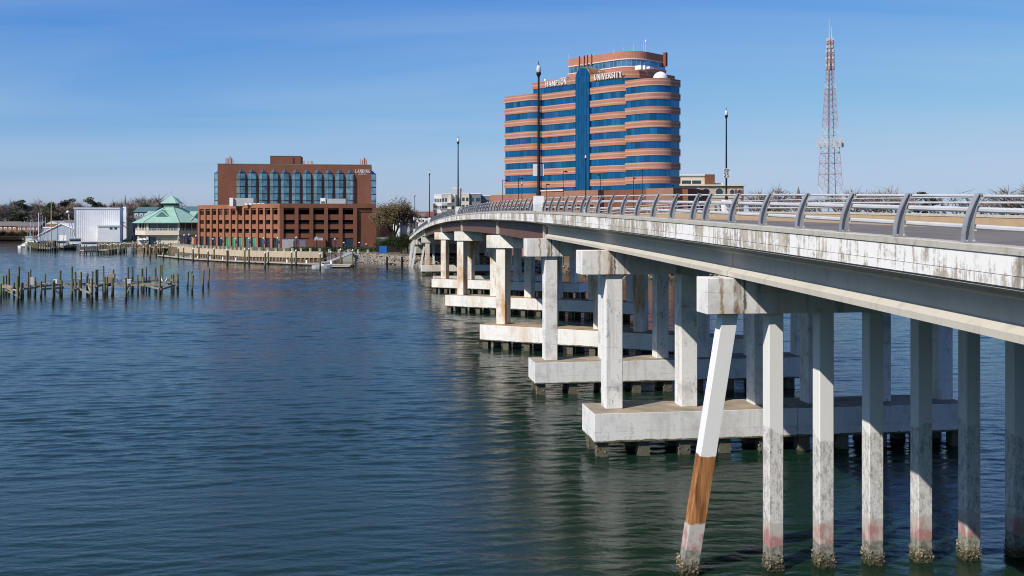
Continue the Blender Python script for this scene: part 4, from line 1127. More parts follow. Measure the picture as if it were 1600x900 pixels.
house('gray_house', 'low gray-roofed house left of the white boat shed', 92, 121, 640, 344, 350, 14, m_gwall, m_roofg, 3)
house('white_house', 'pale house with gray roof among bare trees at the left edge', -2, 12, 720, 341, 345, 10, m_offw, m_roofg, 2)
house('green_roofed_hall', 'long building with dark green roof left of the cupola', 209, 240, 540, 323, 331.5, 16, m_dwall, m_greend, 4, cat='hall')
house('green_roofed_hall', 'building with dark green roof between pavilion and garage', 284, 312, 540, 322, 331.5, 16, m_dwall, m_greend, 4, cat='hall')
# church
ch = thing('church', 'white church steeple with a slender dark spire above the trees', 'church')
d = 558.0; x = wx(195.5,d)
m = MB(); m.box(x-1.15, x+1.15, d-1.15, d+1.15, GZ, wz(332,d)); m.build('tower_base', m_wht, ch)
m = MB(); m.box(x-.95, x+.95, d-.95, d+.95, wz(332,d)+.002, wz(323,d)); m.build('belfry', m_wht, ch)
m = MB(); m.lathe((x,d,wz(323,d)+.004), [(.95,0),(.6,wz(318,d)-wz(323,d)),(.05,wz(303.5,d)-wz(323,d))], 8); m.build('spire', m_roofg, ch)
m = MB(); m.box(x-4, x+4, d+1.8, d+22, GZ, wz(343,d)); m.build('nave', m_offw, ch)
# small dark steeple on the right
ch2 = thing('steeple', 'small dark pointed steeple beyond the bridge near the radio mast', 'steeple')
d = 620.0; x = wx(1247.5,d); m = MB(); m.box(x-1.6, x+1.6, d-1.6, d+1.6, GZ, wz(306,d)); m.build('tower_base', m_brickd, ch2)
m = MB(); m.lathe((x,d,wz(306,d)+.003), [(1.5,0),(.06,wz(291,d)-wz(306,d))], 8); m.build('spire', m_roofg, ch2)
# pale apartment blocks
apt = thing('apartment_block', 'pale gray and white apartment blocks behind the bridge railing', 'apartment building')
def aptbox(px0, px1, ytop, d, mat, dep=14, cols=0, rows=0, ybot=345, wm=m_wglass):
    m = MB(); a, b = wx(px0,d), wx(px1,d); zt = wz(ytop,d); m.box(a, b, d, d+dep, GZ, zt); w_ = m.build('wall', mat, apt)
    m = MB(); m.box(a-.1, b+.1, d-.12, d+dep+.1, zt+.002, zt+.35); m.build('parapet', m_wht, w_)
    for r in range(rows):
        for c in range(cols):
            x = a+(b-a)*(c+.5)/cols; z = zt-1.6-r*3.1; q = min(1.0, (b-a)/cols*.32)
            m = MB(); m.box(x-q, x+q, d-.05, d+.05, z-1.5, z); m.build('window', wm, w_)
aptbox(678.5, 690, 304.5, 425, m_wht, 14, 4, 4); aptbox(690.2, 699, 303.8, 424, m_gwall, 14, 2, 4); aptbox(699.2, 705, 303.5, 423, m_offw, 14, 0, 0)
aptbox(705.2, 711, 304.5, 425, m_wht, 12, 1, 4); aptbox(707, 719, 294.6, 432, m_gwall, 12, 0, 0); aptbox(721, 733, 302.8, 420, m_offw, 12, 2, 4)
aptbox(733.2, 751, 303.2, 421, m_dwall, 18, 2, 2); aptbox(751.2, 769, 306.5, 424, m_dwall, 12, 4, 3); aptbox(676.5, 678.3, 318, 424, m_brick, 10)
for i, (a, b, y) in enumerate(((678,705,317),(721,733,318),(678,705,327))):
    m = MB(); m.box(wx(a,423), wx(b,423), 421.6, 422.9, wz(y,423), wz(y-.8,423)); m.build('balcony', m_wht, apt)
# beige building with arches on the right
bg_ = thing('arcaded_building', 'beige building with arched windows and a brick upper block, right of the tower', 'building')
d = 420.0; a, b = wx(1058,d), wx(1162,d); zt = wz(290.5,d)
m = MB(); m.box(a, b, d, d+22, GZ-.2, zt); m.build('wall', m_stucco, bg_)
m = MB(); m.box(a-.3, b+.9, d-.9, d+22.6, zt+.003, wz(288.3,d)); m.build('cornice', m_offw, bg_)
m = MB(); m.box(wx(1062,d+4), wx(1101,d+4), d+4, d+16, wz(288.3,d), wz(274.5,d+4)); ub = m.build('upper_block', m_offw, bg_)
m = MB(); m.box(wx(1061,d+4), wx(1101.5,d+4), d+3.4, d+16.2, wz(274.5,d+4)+.003, wz(272.6,d+4)); m.build('eave', m_wht, ub)
for i in range(2):
    m = MB(); m.box(wx(1065.5+i*16,d+4), wx(1079.5+i*16,d+4), d+3.93, d+4.05, wz(287.2,d+4), wz(282,d+4)); m.build('window', m_wglass, ub)
m = MB(); m.box(wx(1101.7,d+3), wx(1117,d+3), d+3, d+15, wz(288.3,d), wz(272.4,d+3)); m.build('brick_block', m_brickd, bg_)
for px, w_ in ((1067.5,3.0),(1081,3.0),(1103,5.2),(1124,5.2),(1144,3.0),(1156,3.0)):
    x = wx(px,d); r = w_*d/F; m = MB()
    p = [(x-r,wz(305,d))]+[(x-r*math.cos(q), wz(299,d)+r*.9*math.sin(q)) for q in [math.pi*i/8 for i in range(9)]]+[(x+r,wz(305,d))]
    m.prism([(u,d-.05,v) for u,v in p], [(u,d+.1,v) for u,v in p]); w_o = m.build('arched_window', m_wglass, bg_)
    m = MB(); pp = [(x-(r+.18)*math.cos(q), wz(299,d)+(r*.9+.18)*math.sin(q)) for q in [math.pi*i/8 for i in range(9)]]
    for (u0,v0),(u1,v1) in zip(pp[:-1], pp[1:]): m.tube((u0,d-.1,v0), (u1,d-.1,v1), .14, .14, 4)
    m.build('arch_trim', m_offw, w_o)
for px in (1062.5,1074,1091,1150,1159.5):
    m = MB(); m.box(wx(px-2.2,d), wx(px+2.2,d), d-.13, d-.02, GZ, wz(296,d) if px != 1091 else zt-.1); m.build('pilaster', m_brickd if px != 1091 else m_offw, bg_)
m = MB(); m.box(a, b-1, d-.3, d-.14, wz(309,d), wz(307,d)); m.build('string_course', m_offw, bg_)
for px in (1120,1124,1128):
    m = MB(); m.box(wx(px-1.3,d+6), wx(px+1.3,d+6), d+6, d+8, wz(288.3,d), wz(286,d+6)); m.build('roof_unit', m_wht, bg_)
# street of small houses behind the trees at the bridge end
cols_ = [(626,640,m_gwall,m_roofg),(641,652,m_offw,m_brickd),(653,664,m_wht,m_roofg),(665,676,m_dwall,m_brickd),(614,625,m_wht,m_roofg)]
desc = ['gray house with dark roof left of the far lamp post','cream house with red roof behind the far lamp post','white house with dark roof near the bridge end','slate house with red roof beside the pale apartments','white house half hidden by the big olive tree']
for (p0,p1,wm_,rm_),ds in zip(cols_, desc): house('town_house', ds, p0, p1, 396+random.uniform(-4,4), 333+random.uniform(-1.5,1.5), 338.5, 10, wm_, rm_, 2, group='houses behind the bridge end')
house('brick_terrace', 'long red-roofed terrace on the skyline behind the bridge end', 626, 682, 560, 330.5, 334.5, 12, m_brick, m_brickd, 6)
wv = house('white_van_garage', 'white single-storey garage under the big olive tree', 589, 604, 372, 371, 373.5, 8, m_wht, m_roofg, 0, cat='garage')

# ------------------------------------------------------------------ radio mast
mast = thing('radio_mast', 'tall red and white lattice radio mast with antenna clusters', 'radio mast')
d = 520.0; mxc = wx(1297,d); zt0 = wz(78,d)
def half(z):                       # half width at height z
    zz0, zz1 = GZ, wz(92,d); f = (z-zz0)/(zz1-zz0); return (23.0*(1-f)**1.0+4.3*f)*d/F
levels = []; z = GZ; 
while z < wz(92,d)-1: levels.append(z); z += max(2.6, half(z)*1.05)
levels.append(wz(92,d)); 
zc2 = wz(60,d); z = levels[-1]
k = 0
while z < zc2-1.5: z += 2.5; levels.append(z)
def hw(z): return half(z) if z < wz(92,d) else 4.3*d/F*.9
sect = {}
def corner(i, z): h_ = hw(z); c, s = math.cos(.35+i*math.pi/2+.5), math.sin(.35+i*math.pi/2+.5); return (mxc+h_*1.15*c, d+h_*1.15*s, z)
for k, (z0, z1) in enumerate(zip(levels[:-1], levels[1:])):
    m = MB(); zmid = (z0+z1)/2; ypx = YH-(zmid-H)*F/d
    mt = m_lat if (ypx < 130 or 140 < ypx < 200 or 235 < ypx < 282) else m_galv
    for i in range(4):
        a0, a1 = corner(i, z0), corner(i, z1); b0, b1 = corner((i+1)%4, z0), corner((i+1)%4, z1)
        m.tube(a0, a1, .19, .18, 4, 0, False); m.tube(a0, b1, .085, .085, 3, 0, False); m.tube(b0, a1, .085, .085, 3, 0, False); m.tube(a1, b1, .11, .11, 3, 0, False)
    m.build('lattice_section', mt, mast, fix=False)
m = MB(); m.tube((mxc-1.0,d,GZ), (mxc-.6,d,wz(95,d)), .48, .36, 5); m.build('cable_ladder', m_dwall, mast)
for i, py in enumerate((80,86,91,97,102,107,62,67,73)):
    m = MB(); z = wz(py,d); r = (5.6 if py > 75 else 4.6)*d/F
    for q in range(6):
        t = q*math.pi/3; m.box(mxc+r*math.cos(t)-.35, mxc+r*math.cos(t)+.35, d+r*math.sin(t)-.3, d+r*math.sin(t)+.3, z-.75, z+.75)
        m.tube((mxc,d,z), (mxc+r*math.cos(t),d+r*math.sin(t),z), .06, .06, 3)
    m.build('antenna_ring', m_redw if i % 2 else m_galv, mast)
m = MB(); zc3 = wz(224,d); r = 20*d/F
for q in range(12):
    t = q*math.pi/6; x, y = mxc+r*.95*math.cos(t), d+r*.95*math.sin(t)
    m.box(x-.5, x+.5, y-.3, y+.3, zc3-2.2, zc3+2.2)
    x2, y2 = mxc+r*.95*math.cos(t+.52), d+r*.95*math.sin(t+.52); m.tube((x,y,zc3), (x2,y2,zc3), .1, .1, 3); m.tube((x,y,zc3-.9), (x2,y2,zc3-.9), .07, .07, 3)
m.build('antenna_platform', m_galv, mast)
m = MB(); m.tube((mxc-.5,d,zc2-1.2), (mxc-.5,d,wz(28,d)), .12, .07, 4); m.tube((mxc+.8,d,zc2-1.2), (mxc+.8,d,wz(42,d)), .10, .06, 4); m.build('whip_aerial', m_wht, mast)
th = thing('thin_aerial', 'hair-thin aerial pole right of the beige building', 'aerial'); m = MB(); x = wx(1180,480); m.tube((x,480,GZ), (x,480,wz(276,480)), .14, .08, 4); m.build('pole', m_galv, th)

# ------------------------------------------------------------------ trees
def leafcloud(m, centres, n, size, rnd, flat=1.0):
    for k in range(n):
        c, r = rnd.choice(centres)
        while True:
            v = Vector((rnd.uniform(-1,1), rnd.uniform(-1,1), rnd.uniform(-1,1)))
            if v.length < 1: break
        p = Vector(c)+Vector((v.x*r, v.y*r, v.z*r*flat))
        s_ = size*rnd.uniform(.6,1.4)
        u = Vector((rnd.gauss(0,1), rnd.gauss(0,1), rnd.gauss(0,1))).normalized(); w_ = u.orthogonal().normalized()
        m.add([p+u*s_*.6, p-u*s_*.35+w_*s_*.45, p-u*s_*.35-w_*s_*.45], [(0,1,2)])
def grow(m, p, dirv, ln, r, depth, rnd, tips):
    q = p+dirv*ln; mid = p.lerp(q, .5)+Vector((rnd.uniform(-1,1),rnd.uniform(-1,1),0))*ln*.05
    m.ptube([p, mid, q], [r, r*.85, r*.68], 5 if depth > 1 else 3, 0, False)
    if depth == 0: tips.append((q, dirv, ln)); return
    for k in range(rnd.choice((2,3,3)) if depth > 1 else 3):
        v = (dirv+Vector((rnd.gauss(0,.55), rnd.gauss(0,.55), rnd.gauss(.05,.30)))).normalized()
        if v.z < -.1: v.z = abs(v.z)*.4; v.normalize()
        grow(m, q, v, ln*rnd.uniform(.62,.86), r*.62, depth-1, rnd, tips)
def make_tree(kind, seed):
    rnd = random.Random(seed); tm, cm = MB(), MB()
    tips = []
    if kind in ('bare', 'bud', 'thin'):
        base = Vector((0,0,0)); tr = Vector((rnd.uniform(-.3,.3), rnd.uniform(-.3,.3), 2.6)); tm.ptube([base, tr], [.34,.27], 7, 0, False)
        for k in range(4):
            t = k*1.57+rnd.uniform(-.4,.4); v = Vector((math.cos(t)*.62, math.sin(t)*.62, rnd.uniform(.75,1.1))).normalized()
            grow(tm, tr, v, rnd.uniform(1.9,2.5), .17, 3, rnd, tips)
        grow(tm, tr, Vector((.05,.02,1)).normalized(), 2.4, .20, 3, rnd, tips)
        for q, v, ln in tips:
            for k in range({'bare':18,'thin':5}.get(kind, 14)):
                e = q+(v*rnd.uniform(.2,1)+Vector((rnd.gauss(0,.55), rnd.gauss(0,.55), rnd.gauss(.15,.4))))*ln*rnd.uniform(.7,1.5)
                s_ = q+(e-q)*rnd.uniform(0,.2); w_ = (e-s_).orthogonal().normalized()*rnd.uniform(.03,.065)
                cm.add([s_+w_, s_-w_, e], [(0,1,2)])
        if kind == 'bud': leafcloud(cm, [(q+v*ln*.4, 1.15) for q, v, ln in tips]+[(q-v*ln*.9-Vector((0,0,.5)), 1.2) for q, v, ln in tips[::2]], 12500, .23, rnd)
        return tm.mesh('trunk', m_bark, fix=False), cm.mesh('crown', m_leafo if kind == 'bud' else m_twig, fix=False)
    if kind == 'pine':
        tm.ptube([(0,0,0),(.1,.05,4),(0,.1,8.6)], [.26,.2,.05], 6, 0, False); cs = []
        for k in range(17):
            z = 3.0+k*.36; t = rnd.uniform(0,6.28); L = (2.5-abs(z-5.2)*.38)*rnd.uniform(.55,1.15); e = Vector((math.cos(t)*L, math.sin(t)*L, z+.5))
            tm.ptube([(0,0,z), e], [.08,.03], 4, 0, False); cs.append((e, rnd.uniform(.55,1.0)))
            if rnd.random() < .6: cs.append((e*.55+Vector((0,0,z*.45)), .8))
        leafcloud(cm, cs, 3400, .26, rnd, .6); return tm.mesh('trunk', m_bark, fix=False), cm.mesh('crown', m_leafd, fix=False)
    if kind == 'bush':
        tm.ptube([(0,0,0),(0,0,1.6)], [.16,.1], 6, 0, False); cs = [((rnd.gauss(0,.75), rnd.gauss(0,.75), 2.7+rnd.gauss(0,.75)), .8) for _ in range(26)]
        for e, r in cs[:8]: tm.ptube([(0,0,1.2), e], [.06,.02], 4, 0, False)
        leafcloud(cm, cs, 4200, .17, rnd); return tm.mesh('trunk', m_bark, fix=False), cm.mesh('crown', m_leafg, fix=False)
TREES = {k: [make_tree(k, s_) for s_ in range(n)] for k, n in (('bare',4),('bud',2),('pine',3),('bush',2),('thin',3))}
HT = {'thin': 9.6, 'bare': 9.6, 'bud': 9.6, 'pine': 9.2, 'bush': 4.4}
NMT = {'thin': 'bare_tree', 'bare': 'bare_tree', 'bud': 'budding_tree', 'pine': 'pine_tree', 'bush': 'evergreen_bush'}
def tree(kind, px, ytop, d, label, wid=1.0, group=None, z0=GZ, rot=None):
    tmh, cmh = random.choice(TREES[kind]); o = thing(NMT[kind], label, 'tree' if kind != 'bush' else 'bush', group, (wx(px,d), d, z0-.1))
    h_ = wz(ytop,d)-z0; s_ = h_/HT[kind]; o.scale = (s_*wid, s_*wid, s_); o.rotation_euler.z = random.uniform(0,6.28) if rot is None else rot
    link('trunk', tmh, o); link('crown', cmh, o); return o
tl = [('bare',-12,322,690),('pine',-2,328,700),('bare',8,324,730),('bare',20,316,705),('pine',36,315,700),('bare',30,318,740),('bare',46,321,720),('bare',56,325,700),('bare',64,318,745),
      ('pine',76,319,690),('pine',84,323,700),('bare',70,313,720),('bare',92,322,705),('bare',98,315,720),('pine',107,313,700),('bare',114,317,705),('bare',122,330,690),('bare',103,320,690),
      ('pine',145,311,640),('bare',137,322,660),('bare',172,314,650),('bare',181,317,640),('bare',163,322,670),('bare',190,328,610),('bare',202,325,600),('bare',207,333,560),
      ('bare',218,311,640),('bare',226,309,650),('bare',236,314,640),('pine',222,320,620),('pine',267,312,620),('bare',276,316,640),('bare',245,315,660),('bare',290,326,660),('bare',302,329,650)]
for i, (k, px, y, d) in enumerate(tl):
    nb = 'far brick row houses' if px < 62 else ('marina masts' if px < 121 else ('white boat shed' if px < 192 else 'green-roofed pavilion'))
    tree(k, px, y, d, f"{'dark pine' if k == 'pine' else 'bare tree'} behind the {nb}, {ORD[i]} from the left along the skyline", random.uniform(.95,1.3), 'trees of the left skyline')
tree('bud', 619, 312, 372, 'big olive-brown budding tree right of the garage', .98, rot=1.0)
tree('bud', 599, 330, 425, 'smaller olive-brown tree squeezed against the garage end', 1.1)
tree('bush', 627, 362, 326, 'round dark evergreen bush in front of the blue fence', 1.25)
tree('bush', 594, 374, 360, 'low clipped round bush before the white garage', 1.3)
for px, y, d, l in ((603,372,350,'dark shrub at the left of the blue enclosure'),(611,371,352,'dark shrub behind the blue enclosure'),(618,372,350,'dark shrub left of the round evergreen bush'),(637,368,335,'dark shrub right of the round evergreen bush'),(645,366,345,'small shrub under the bridge end'),(606,366,392,'tall shrub behind the white garage')):
    tree('bush', px, y, d, l, 1.7, 'shrubs at the bridge end')
rt = [(640,330,620),(652,329,640),(664,331,630),(676,329,600),(590,336,500),(634,333,560)]
for i, (px, y, d) in enumerate(rt): tree('bare', px, y, d, f'bare tree on the skyline beyond the bridge end, {ORD[i]} nearest of that group' if False else f'bare tree on the low skyline behind the bridge end, {["behind the red terrace","right of the red terrace","between two lamp posts","left of the pale apartments","just right of the hotel","above the red-roofed terrace"][i]}', 1.5, 'trees behind the bridge end')
rr = [(1205,290,520,'bare'),(1216,292,540,'bare'),(1190,300,500,'bare'),(1324,294,520,'bare'),(1337,297,540,'bare'),(1388,293,520,'bare'),(1372,296,560,'bare'),(1405,298,530,'bare'),(1512,300,500,'bare'),(1597,283,420,'bare'),(1608,286,430,'bare'),(1445,303,520,'pine'),(1560,305,520,'bare'),(1250,304,560,'bare')]
ds = ['tallest bare tree left of the small dark steeple','bare tree just left of the small dark steeple','bare tree beside the thin aerial pole','bare tree right of the radio mast foot','second bare tree right of the radio mast','widest bare crown above the railing, right of the mast','bare crown touching the widest crown on its left','bare crown touching the widest crown on its right','faint low tree above the near railing','dark bare tree at the right edge','bare tree cut by the right edge','low pine above the railing','low bare crown between the last two railing posts','low bare tree behind the small steeple']
for (px, y, d, k), l in zip(rr, ds): tree('thin' if k == 'bare' else k, px, y, d, l, 1.15, 'trees beyond the bridge on the right')
# far woods closing the horizon: one mass
m = MB(); rnd = random.Random(5); cs = []
for i in range(520):
    X = rnd.uniform(-900, 1200); Y = rnd.uniform(760, 900) if X < 100 else rnd.uniform(640, 760); cs.append(((X, Y, GZ+rnd.uniform(2,9)), rnd.uniform(3,6)))
leafcloud(m, cs, 26000, 1.3, rnd)
tag(m.build('far_woods', m_twig, fix=False), 'brown winter woods closing the far shore', 'woods', kind='stuff')

for i, (px, y) in enumerate(((1,361.5),(6,360.5),(14,362),(19.5,360.8),(27,361.5),(36,360.5),(43,362),(52,361),(60,360))):
    tree('bush', px, y, 655-i, f'dark shrub on the far left bank before the row houses, {ORD[i]} from the left', 1.5, 'shrubs on the far left bank')
# ------------------------------------------------------------------ ruined docks in the river
def zoomA(x, t, b): return (x/9.412, 405+t/9.412, 405+b/9.412)
def zoomB(x, t, b): return (160+x/8.889, 405+t/8.889, 405+b/8.889)
A_ = [zoomA(*q) for q in ((12,360,600),(50,245,545),(90,235,530),(130,145,525),(205,340,570),(262,250,665),(275,110,560),(312,345,590),(335,345,575),(415,190,520),(445,150,520),(515,320,550),(605,325,575),(663,215,500),(778,335,650),(797,310,555),(885,165,510),(905,310,550))]
B_ = [zoomA(*q) for q in ((1055,110,560),(1062,290,580),(1110,185,520),(1167,305,545),(1190,190,510),(1285,205,505),(1310,285,520),(1350,290,620),(1358,180,520),(1412,155,550),(1430,150,540),(1520,100,490),(1540,255,550),(1577,260,515))]
C__ = [zoomB(*q) for q in ((30,245,525),(65,250,475),(150,145,470),(140,260,505),(325,260,570),(355,110,440),(418,110,430),(408,250,450),(490,220,490),(550,130,420),(570,240,445),(610,110,420),(652,240,440),(735,120,420),(752,250,450),(800,230,510),(803,80,430),(822,80,430),(960,215,430),(985,210,450),(1045,205,450))]
F_ = [zoomB(*q) for q in ((1185,170,400),(1240,165,400),(1250,220,480),(1398,155,430),(1475,125,375))]
def pilepos(px, yt, yb): d = dist(yb); return d, wx(px,d), wz(yt,d)
def pile_mb(x, y, zt, r=.19, lean=0.0, cap=False):
    m = MB(); m.ptube([(x-lean,y,-2.0),(x,y,zt*.5),(x+lean,y,zt)], [r,r*.97,r*.9], 8); 
    return m
def ruined(lst, label, beams, planks):
    t = thing('ruined_dock', label, 'dock', 'collapsed docks in the river'); rnd = random.Random(len(lst)); P = []
    for px, yt, yb in lst:
        d, x, zt = pilepos(px, yt, yb); P.append((x, d, zt)); pile_mb(x, d, zt, rnd.uniform(.17,.24), rnd.uniform(-.06,.06)).build('piling', m_pwood, t)
    for i, j, z in beams:
        a, b = P[i], P[j]; m = MB(); v = Vector((b[0]-a[0], b[1]-a[1])); v.normalize(); n_ = (-v.y, v.x)
        m.obox(a, (v.x,v.y), n_, -.3, math.dist(a[:2],b[:2])+.3, -.30, -.12, z-.16, z+.16); m.build('beam', m_wood, t)
    for i, j, z0, z1 in planks:
        a, b = P[i], P[j]; m = MB(); m.tube((a[0],a[1]-.3,z0), (b[0],b[1]-.3,z1), .13, .13, 4); m.build('brace', m_wood2 if z0 == z1 else m_wood, t)
    for y0, (f0, f1) in ((183.6,(.06,.62)),(187.6,(.30,.97)),(185.4,(.10,.93))):
        xa, xb = min(P)[0], max(P)[0]; xa, xb = xa+(xb-xa)*f0, xa+(xb-xa)*f1; k_ = 3
        for q_ in range(k_):
            m = MB(); m.box(xa+(xb-xa)*q_/k_+.08, xa+(xb-xa)*(q_+1)/k_, y0, y0+.3, 1.42+rnd.uniform(-.05,.05), 1.77); m.build('stringer', m_wood, t)
    # remnant of decking between the two rows
    xs = sorted(P)
    n_ = 0
    for a, b in zip(xs[:-1], xs[1:]):
        if n_ > 7 or b[0]-a[0] > 7 or b[0]-a[0] < .8: continue
        k = int((b[0]-a[0])/.45)
        for q in range(k):
            if rnd.random() < .22: continue
            x = a[0]+(b[0]-a[0])*q/k; y = 186+rnd.uniform(-1.5,1.5); m = MB(); m.box(x, x+.34, y-1.3, y+1.3+rnd.uniform(-.5,.8), 1.78+rnd.uniform(-.04,.04), 1.86); m.build('plank', m_wood2 if rnd.random() < .5 else m_wood, t)
        n_ += 1
    return t, P
tA, PA = ruined(A_, 'left stretch of collapsed dock, cut by the left edge of the picture', [(1,8,1.7),(8,11,1.65),(11,16,1.75),(12,17,1.6),(2,4,1.9)], [(1,4,2.0,1.1),(2,7,1.0,.3),(15,17,1.5,.3),(4,7,1.5,1.5)])
tB, PB = ruined(B_, 'middle stretch of collapsed dock with the tallest pilings', [(1,3,1.5),(2,5,1.9),(5,9,1.8),(3,7,1.4),(9,13,1.9)], [(3,4,1.5,.4),(6,7,1.5,1.5)])
tC, PC = ruined(C__, 'right stretch of collapsed dock with white birds standing on it', [(1,7,1.6),(7,12,1.8),(12,18,2.0),(10,15,1.3),(15,19,1.2),(18,20,2.0)], [(3,2,1.4,.3),(4,7,.6,1.5),(14,19,1.5,1.3)])
m = MB(); m.box(PA[10][0]+.2, PA[10][0]+.95, PA[10][1]-.4, PA[10][1]+.2, 1.8, wz(405+262/9.412, PA[10][1])); m.build('utility_box', m_gwall, tA)
m = MB(); x, y, _ = PC[2]; m.box(x-.9, x+.3, y-.3, y+.3, 1.9, 3.6); m.build('utility_box', m_wood, tC)
d = dist(452); m = MB(); x = wx(223.6,d); m.tube((x,d,1.0), (x,d,wz(397,d)), .05, .04, 5); m.build('thin_pole', m_galv, tC)
fl = ['thicker left one of the paired pilings right of the collapsed dock','rear of the paired pilings right of the collapsed dock','front piling of the close trio right of the collapsed dock','lone leaning piling second from the end of the river row','rightmost lone piling of the river row']
for (px, yt, yb), l in zip(F_, fl):
    d, x, zt = pilepos(px, yt, yb); t = thing('mooring_piling', l, 'piling', 'lone pilings in the river', (x,d,0)); pile_mb(0, 0, zt, .2, random.uniform(-.1,.1)).build('shaft', m_pwood, t)
    m = MB(); m.lathe((0,0,zt-.02), [(.21,0),(.18,.05),(.03,.14)], 8); m.build('cap', m_gray, t)
# dock boxes and birds
def crate(px, py, d, z, w_, h_, label, mat): 
    o = thing('dock_box', label, 'box', 'pale boxes on the collapsed docks', (wx(px,d), d, z)); m = MB(); m.box(-w_/2, w_/2, -.3, .3, 0, h_); m.build('body', mat, o)
    m = MB(); m.box(-w_/2-.03, w_/2+.03, -.34, .34, h_+.002, h_+.07); m.build('lid', m_wht, o)
crate(87.5, 444, 186, 1.87, .62, .62, 'square white box on the left collapsed dock', m_wht); crate(140.5, 442, 186, 1.87, .42, .7, 'narrow white box on the middle collapsed dock', m_wht)
crate(202, 439, 186, 1.87, .8, .6, 'grayish box beside the white birds on the right dock', m_gwall)
def bird(x, y, z, label, s_=1.0, rot=0.0, pink=False):
    t = thing('white_bird', label, 'bird', 'white birds on the collapsed dock', (x,y,z)); t.rotation_euler.z = rot; t.scale = (s_,)*3
    me = bpy.data.meshes.new('body'); pts = [(0,0,.30),(.03,0,.50),(.10,0,.66),(.13,0,.86),(.10,0,1.02),(.20,0,1.08),(-.20,0,.22),(-.34,0,.10)]
    me.from_pydata(pts, [(0,1),(1,2),(2,3),(3,4),(4,5),(0,6),(6,7)], []); me.materials.append(m_bird); o = link('body', me, t)
    sm = o.modifiers.new('skin','SKIN'); rs = [.17,.15,.08,.055,.05,.065,.12,.035]
    for i, r in enumerate(rs): me.skin_vertices[0].data[i].radius = (r, r)
    me.skin_vertices[0].data[0].use_root = True
    o.modifiers.new('sub','SUBSURF').levels = 1
    m = MB(); m.lathe((0,0,0), [(.045,0),(.01,.34)], 6); b_ = m.build('bill', m_bill, t); b_.location = (.24,0,1.07); b_.rotation_euler = (0, math.radians(120), 0)
    for q in (-.06, .06):
        m = MB(); m.tube((0,q,0), (0,q,.22), .018, .02, 5); m.box(-.03,.08,q-.03,q+.03,0,.015); m.build('leg', m_bill, t)
for px, py, l, r in ((183.5,441,'white bird, leftmost of the pair beside the dark box',2.8),(189.6,440.5,'white bird, right one of the pair beside the dark box',.3),(196,440,'white hunched bird by the grayish box',.5),(253,436.5,'white bird close to the double post',2.6),(260,437,'lone white bird right of the double post',.2)):
    d = 187.0; bird(wx(px,d), d, 1.98, l, .95, r)

# ------------------------------------------------------------------ floating docks, seawall, bollards along the garage
sw_pts = [at(268,418), at(300,385), at(380,350), at(470,338), at(505,337)]
swl = thing('seawall', 'sandy stone seawall below the promenade in front of the garage', 'seawall')
for a, b in zip(sw_pts[:-1], sw_pts[1:]):
    o, ax, n_, L = frame((a.x,a.y-1.0), (b.x,b.y-1.0)); k = int(L/6)
    for i in range(k):
        m = MB(); m.obox(o, ax, n_, i*L/k+.02, (i+1)*L/k-.02, 0, 1.6, .95, GZ+.28); m.build('wall_panel', m_seawall, swl)
    m = MB(); m.obox(o, ax, n_, 0, L, .35, 1.5, -1, .948); m.build('timber_sheeting', m_brickd, swl)
    m = MB()
    for i in range(int(L/1.5)): m.obox(o, ax, n_, i*1.5, i*1.5+.4, .05, .349, -1, .9)
    m.build('fender_timbers', m_wood, swl)
bl = MB(); bl.box(-.28,.28,-.28,.28,0,.95); bl.box(-.34,.34,-.34,.34,.952,1.1); BLM = bl.mesh('bollard', m_offw)
tot = 0; bpts = [at(268,418), at(300,385), at(380,350), at(470,338), at(590,330)]
acc = []; 
for a, b in zip(bpts[:-1], bpts[1:]):
    L = (b-a).length; k = int(L/3.3)
    for i in range(k): acc.append(a.lerp(b, i/k))
for i, q in enumerate(acc):
    o = link('bollard', BLM); o.location = (q.x, q.y+.2, GZ+.28 if q.x < wx(505,337) else GZ); o.rotation_euler.z = .4
    tag(o, f'cream stone bollard on the promenade edge, {ORD[i]} of the row from the left' if i < 40 else f'cream stone bollard near the boat ramp, {ORD[i-40]} past the hedge start', 'bollard', 'bollards along the promenade')
fd = thing('floating_dock', 'long pale floating dock running below the seawall', 'dock')
fpts = [at(246,372), at(300,338), at(380,316), at(470,300), at(548,292)]
for a, b in zip(fpts[:-1], fpts[1:]):
    o, ax, n_, L = frame((a.x,a.y), (b.x,b.y)); k = max(1, int(L/8))
    for i in range(k):
        m = MB(); m.obox(o, ax, n_, i*L/k+.05, (i+1)*L/k-.05, 0, 2.4, .42, .62); s_ = m.build('dock_section', m_wood2, fd)
        m = MB(); m.obox(o, ax, n_, i*L/k+.3, (i+1)*L/k-.3, .2, 2.2, -.3, .418); m.build('float', m_dark, s_)
        m = MB(); m.obox(o, ax, n_, i*L/k+.5, i*L/k+1.0, 1.7, 2.1, .622, 1.6); m.build('power_pedestal', m_wht, fd)
fr = thing('finger_dock', 'short floating dock with white posts at the boat ramp', 'dock')
d = 292.0; m = MB(); m.box(wx(520,d), wx(553,d), d-8, d-5.5, .35, .62); m.build('dock_section', m_wood2, fr); m = MB(); m.box(wx(521,d), wx(552,d), d-7.8, d-5.7, -.3, .348); m.build('float', m_dark, fr)
ramp = thing('gangway', 'gray sloping gangway with handrails down to the floating dock', 'gangway')
m = MB(); a, b = at(548,330,3.1), at(506,303,.8); v = (b-a); m.hexa([a+V3((0,0,-.25)),a+V3((1.6,.6,-.25)),b+V3((1.6,.6,-.1)),b+V3((0,0,-.1)),a,a+V3((1.6,.6,0)),b+V3((1.6,.6,.1)),b+V3((0,0,.1))]); m.build('walkway', m_gwall, ramp)
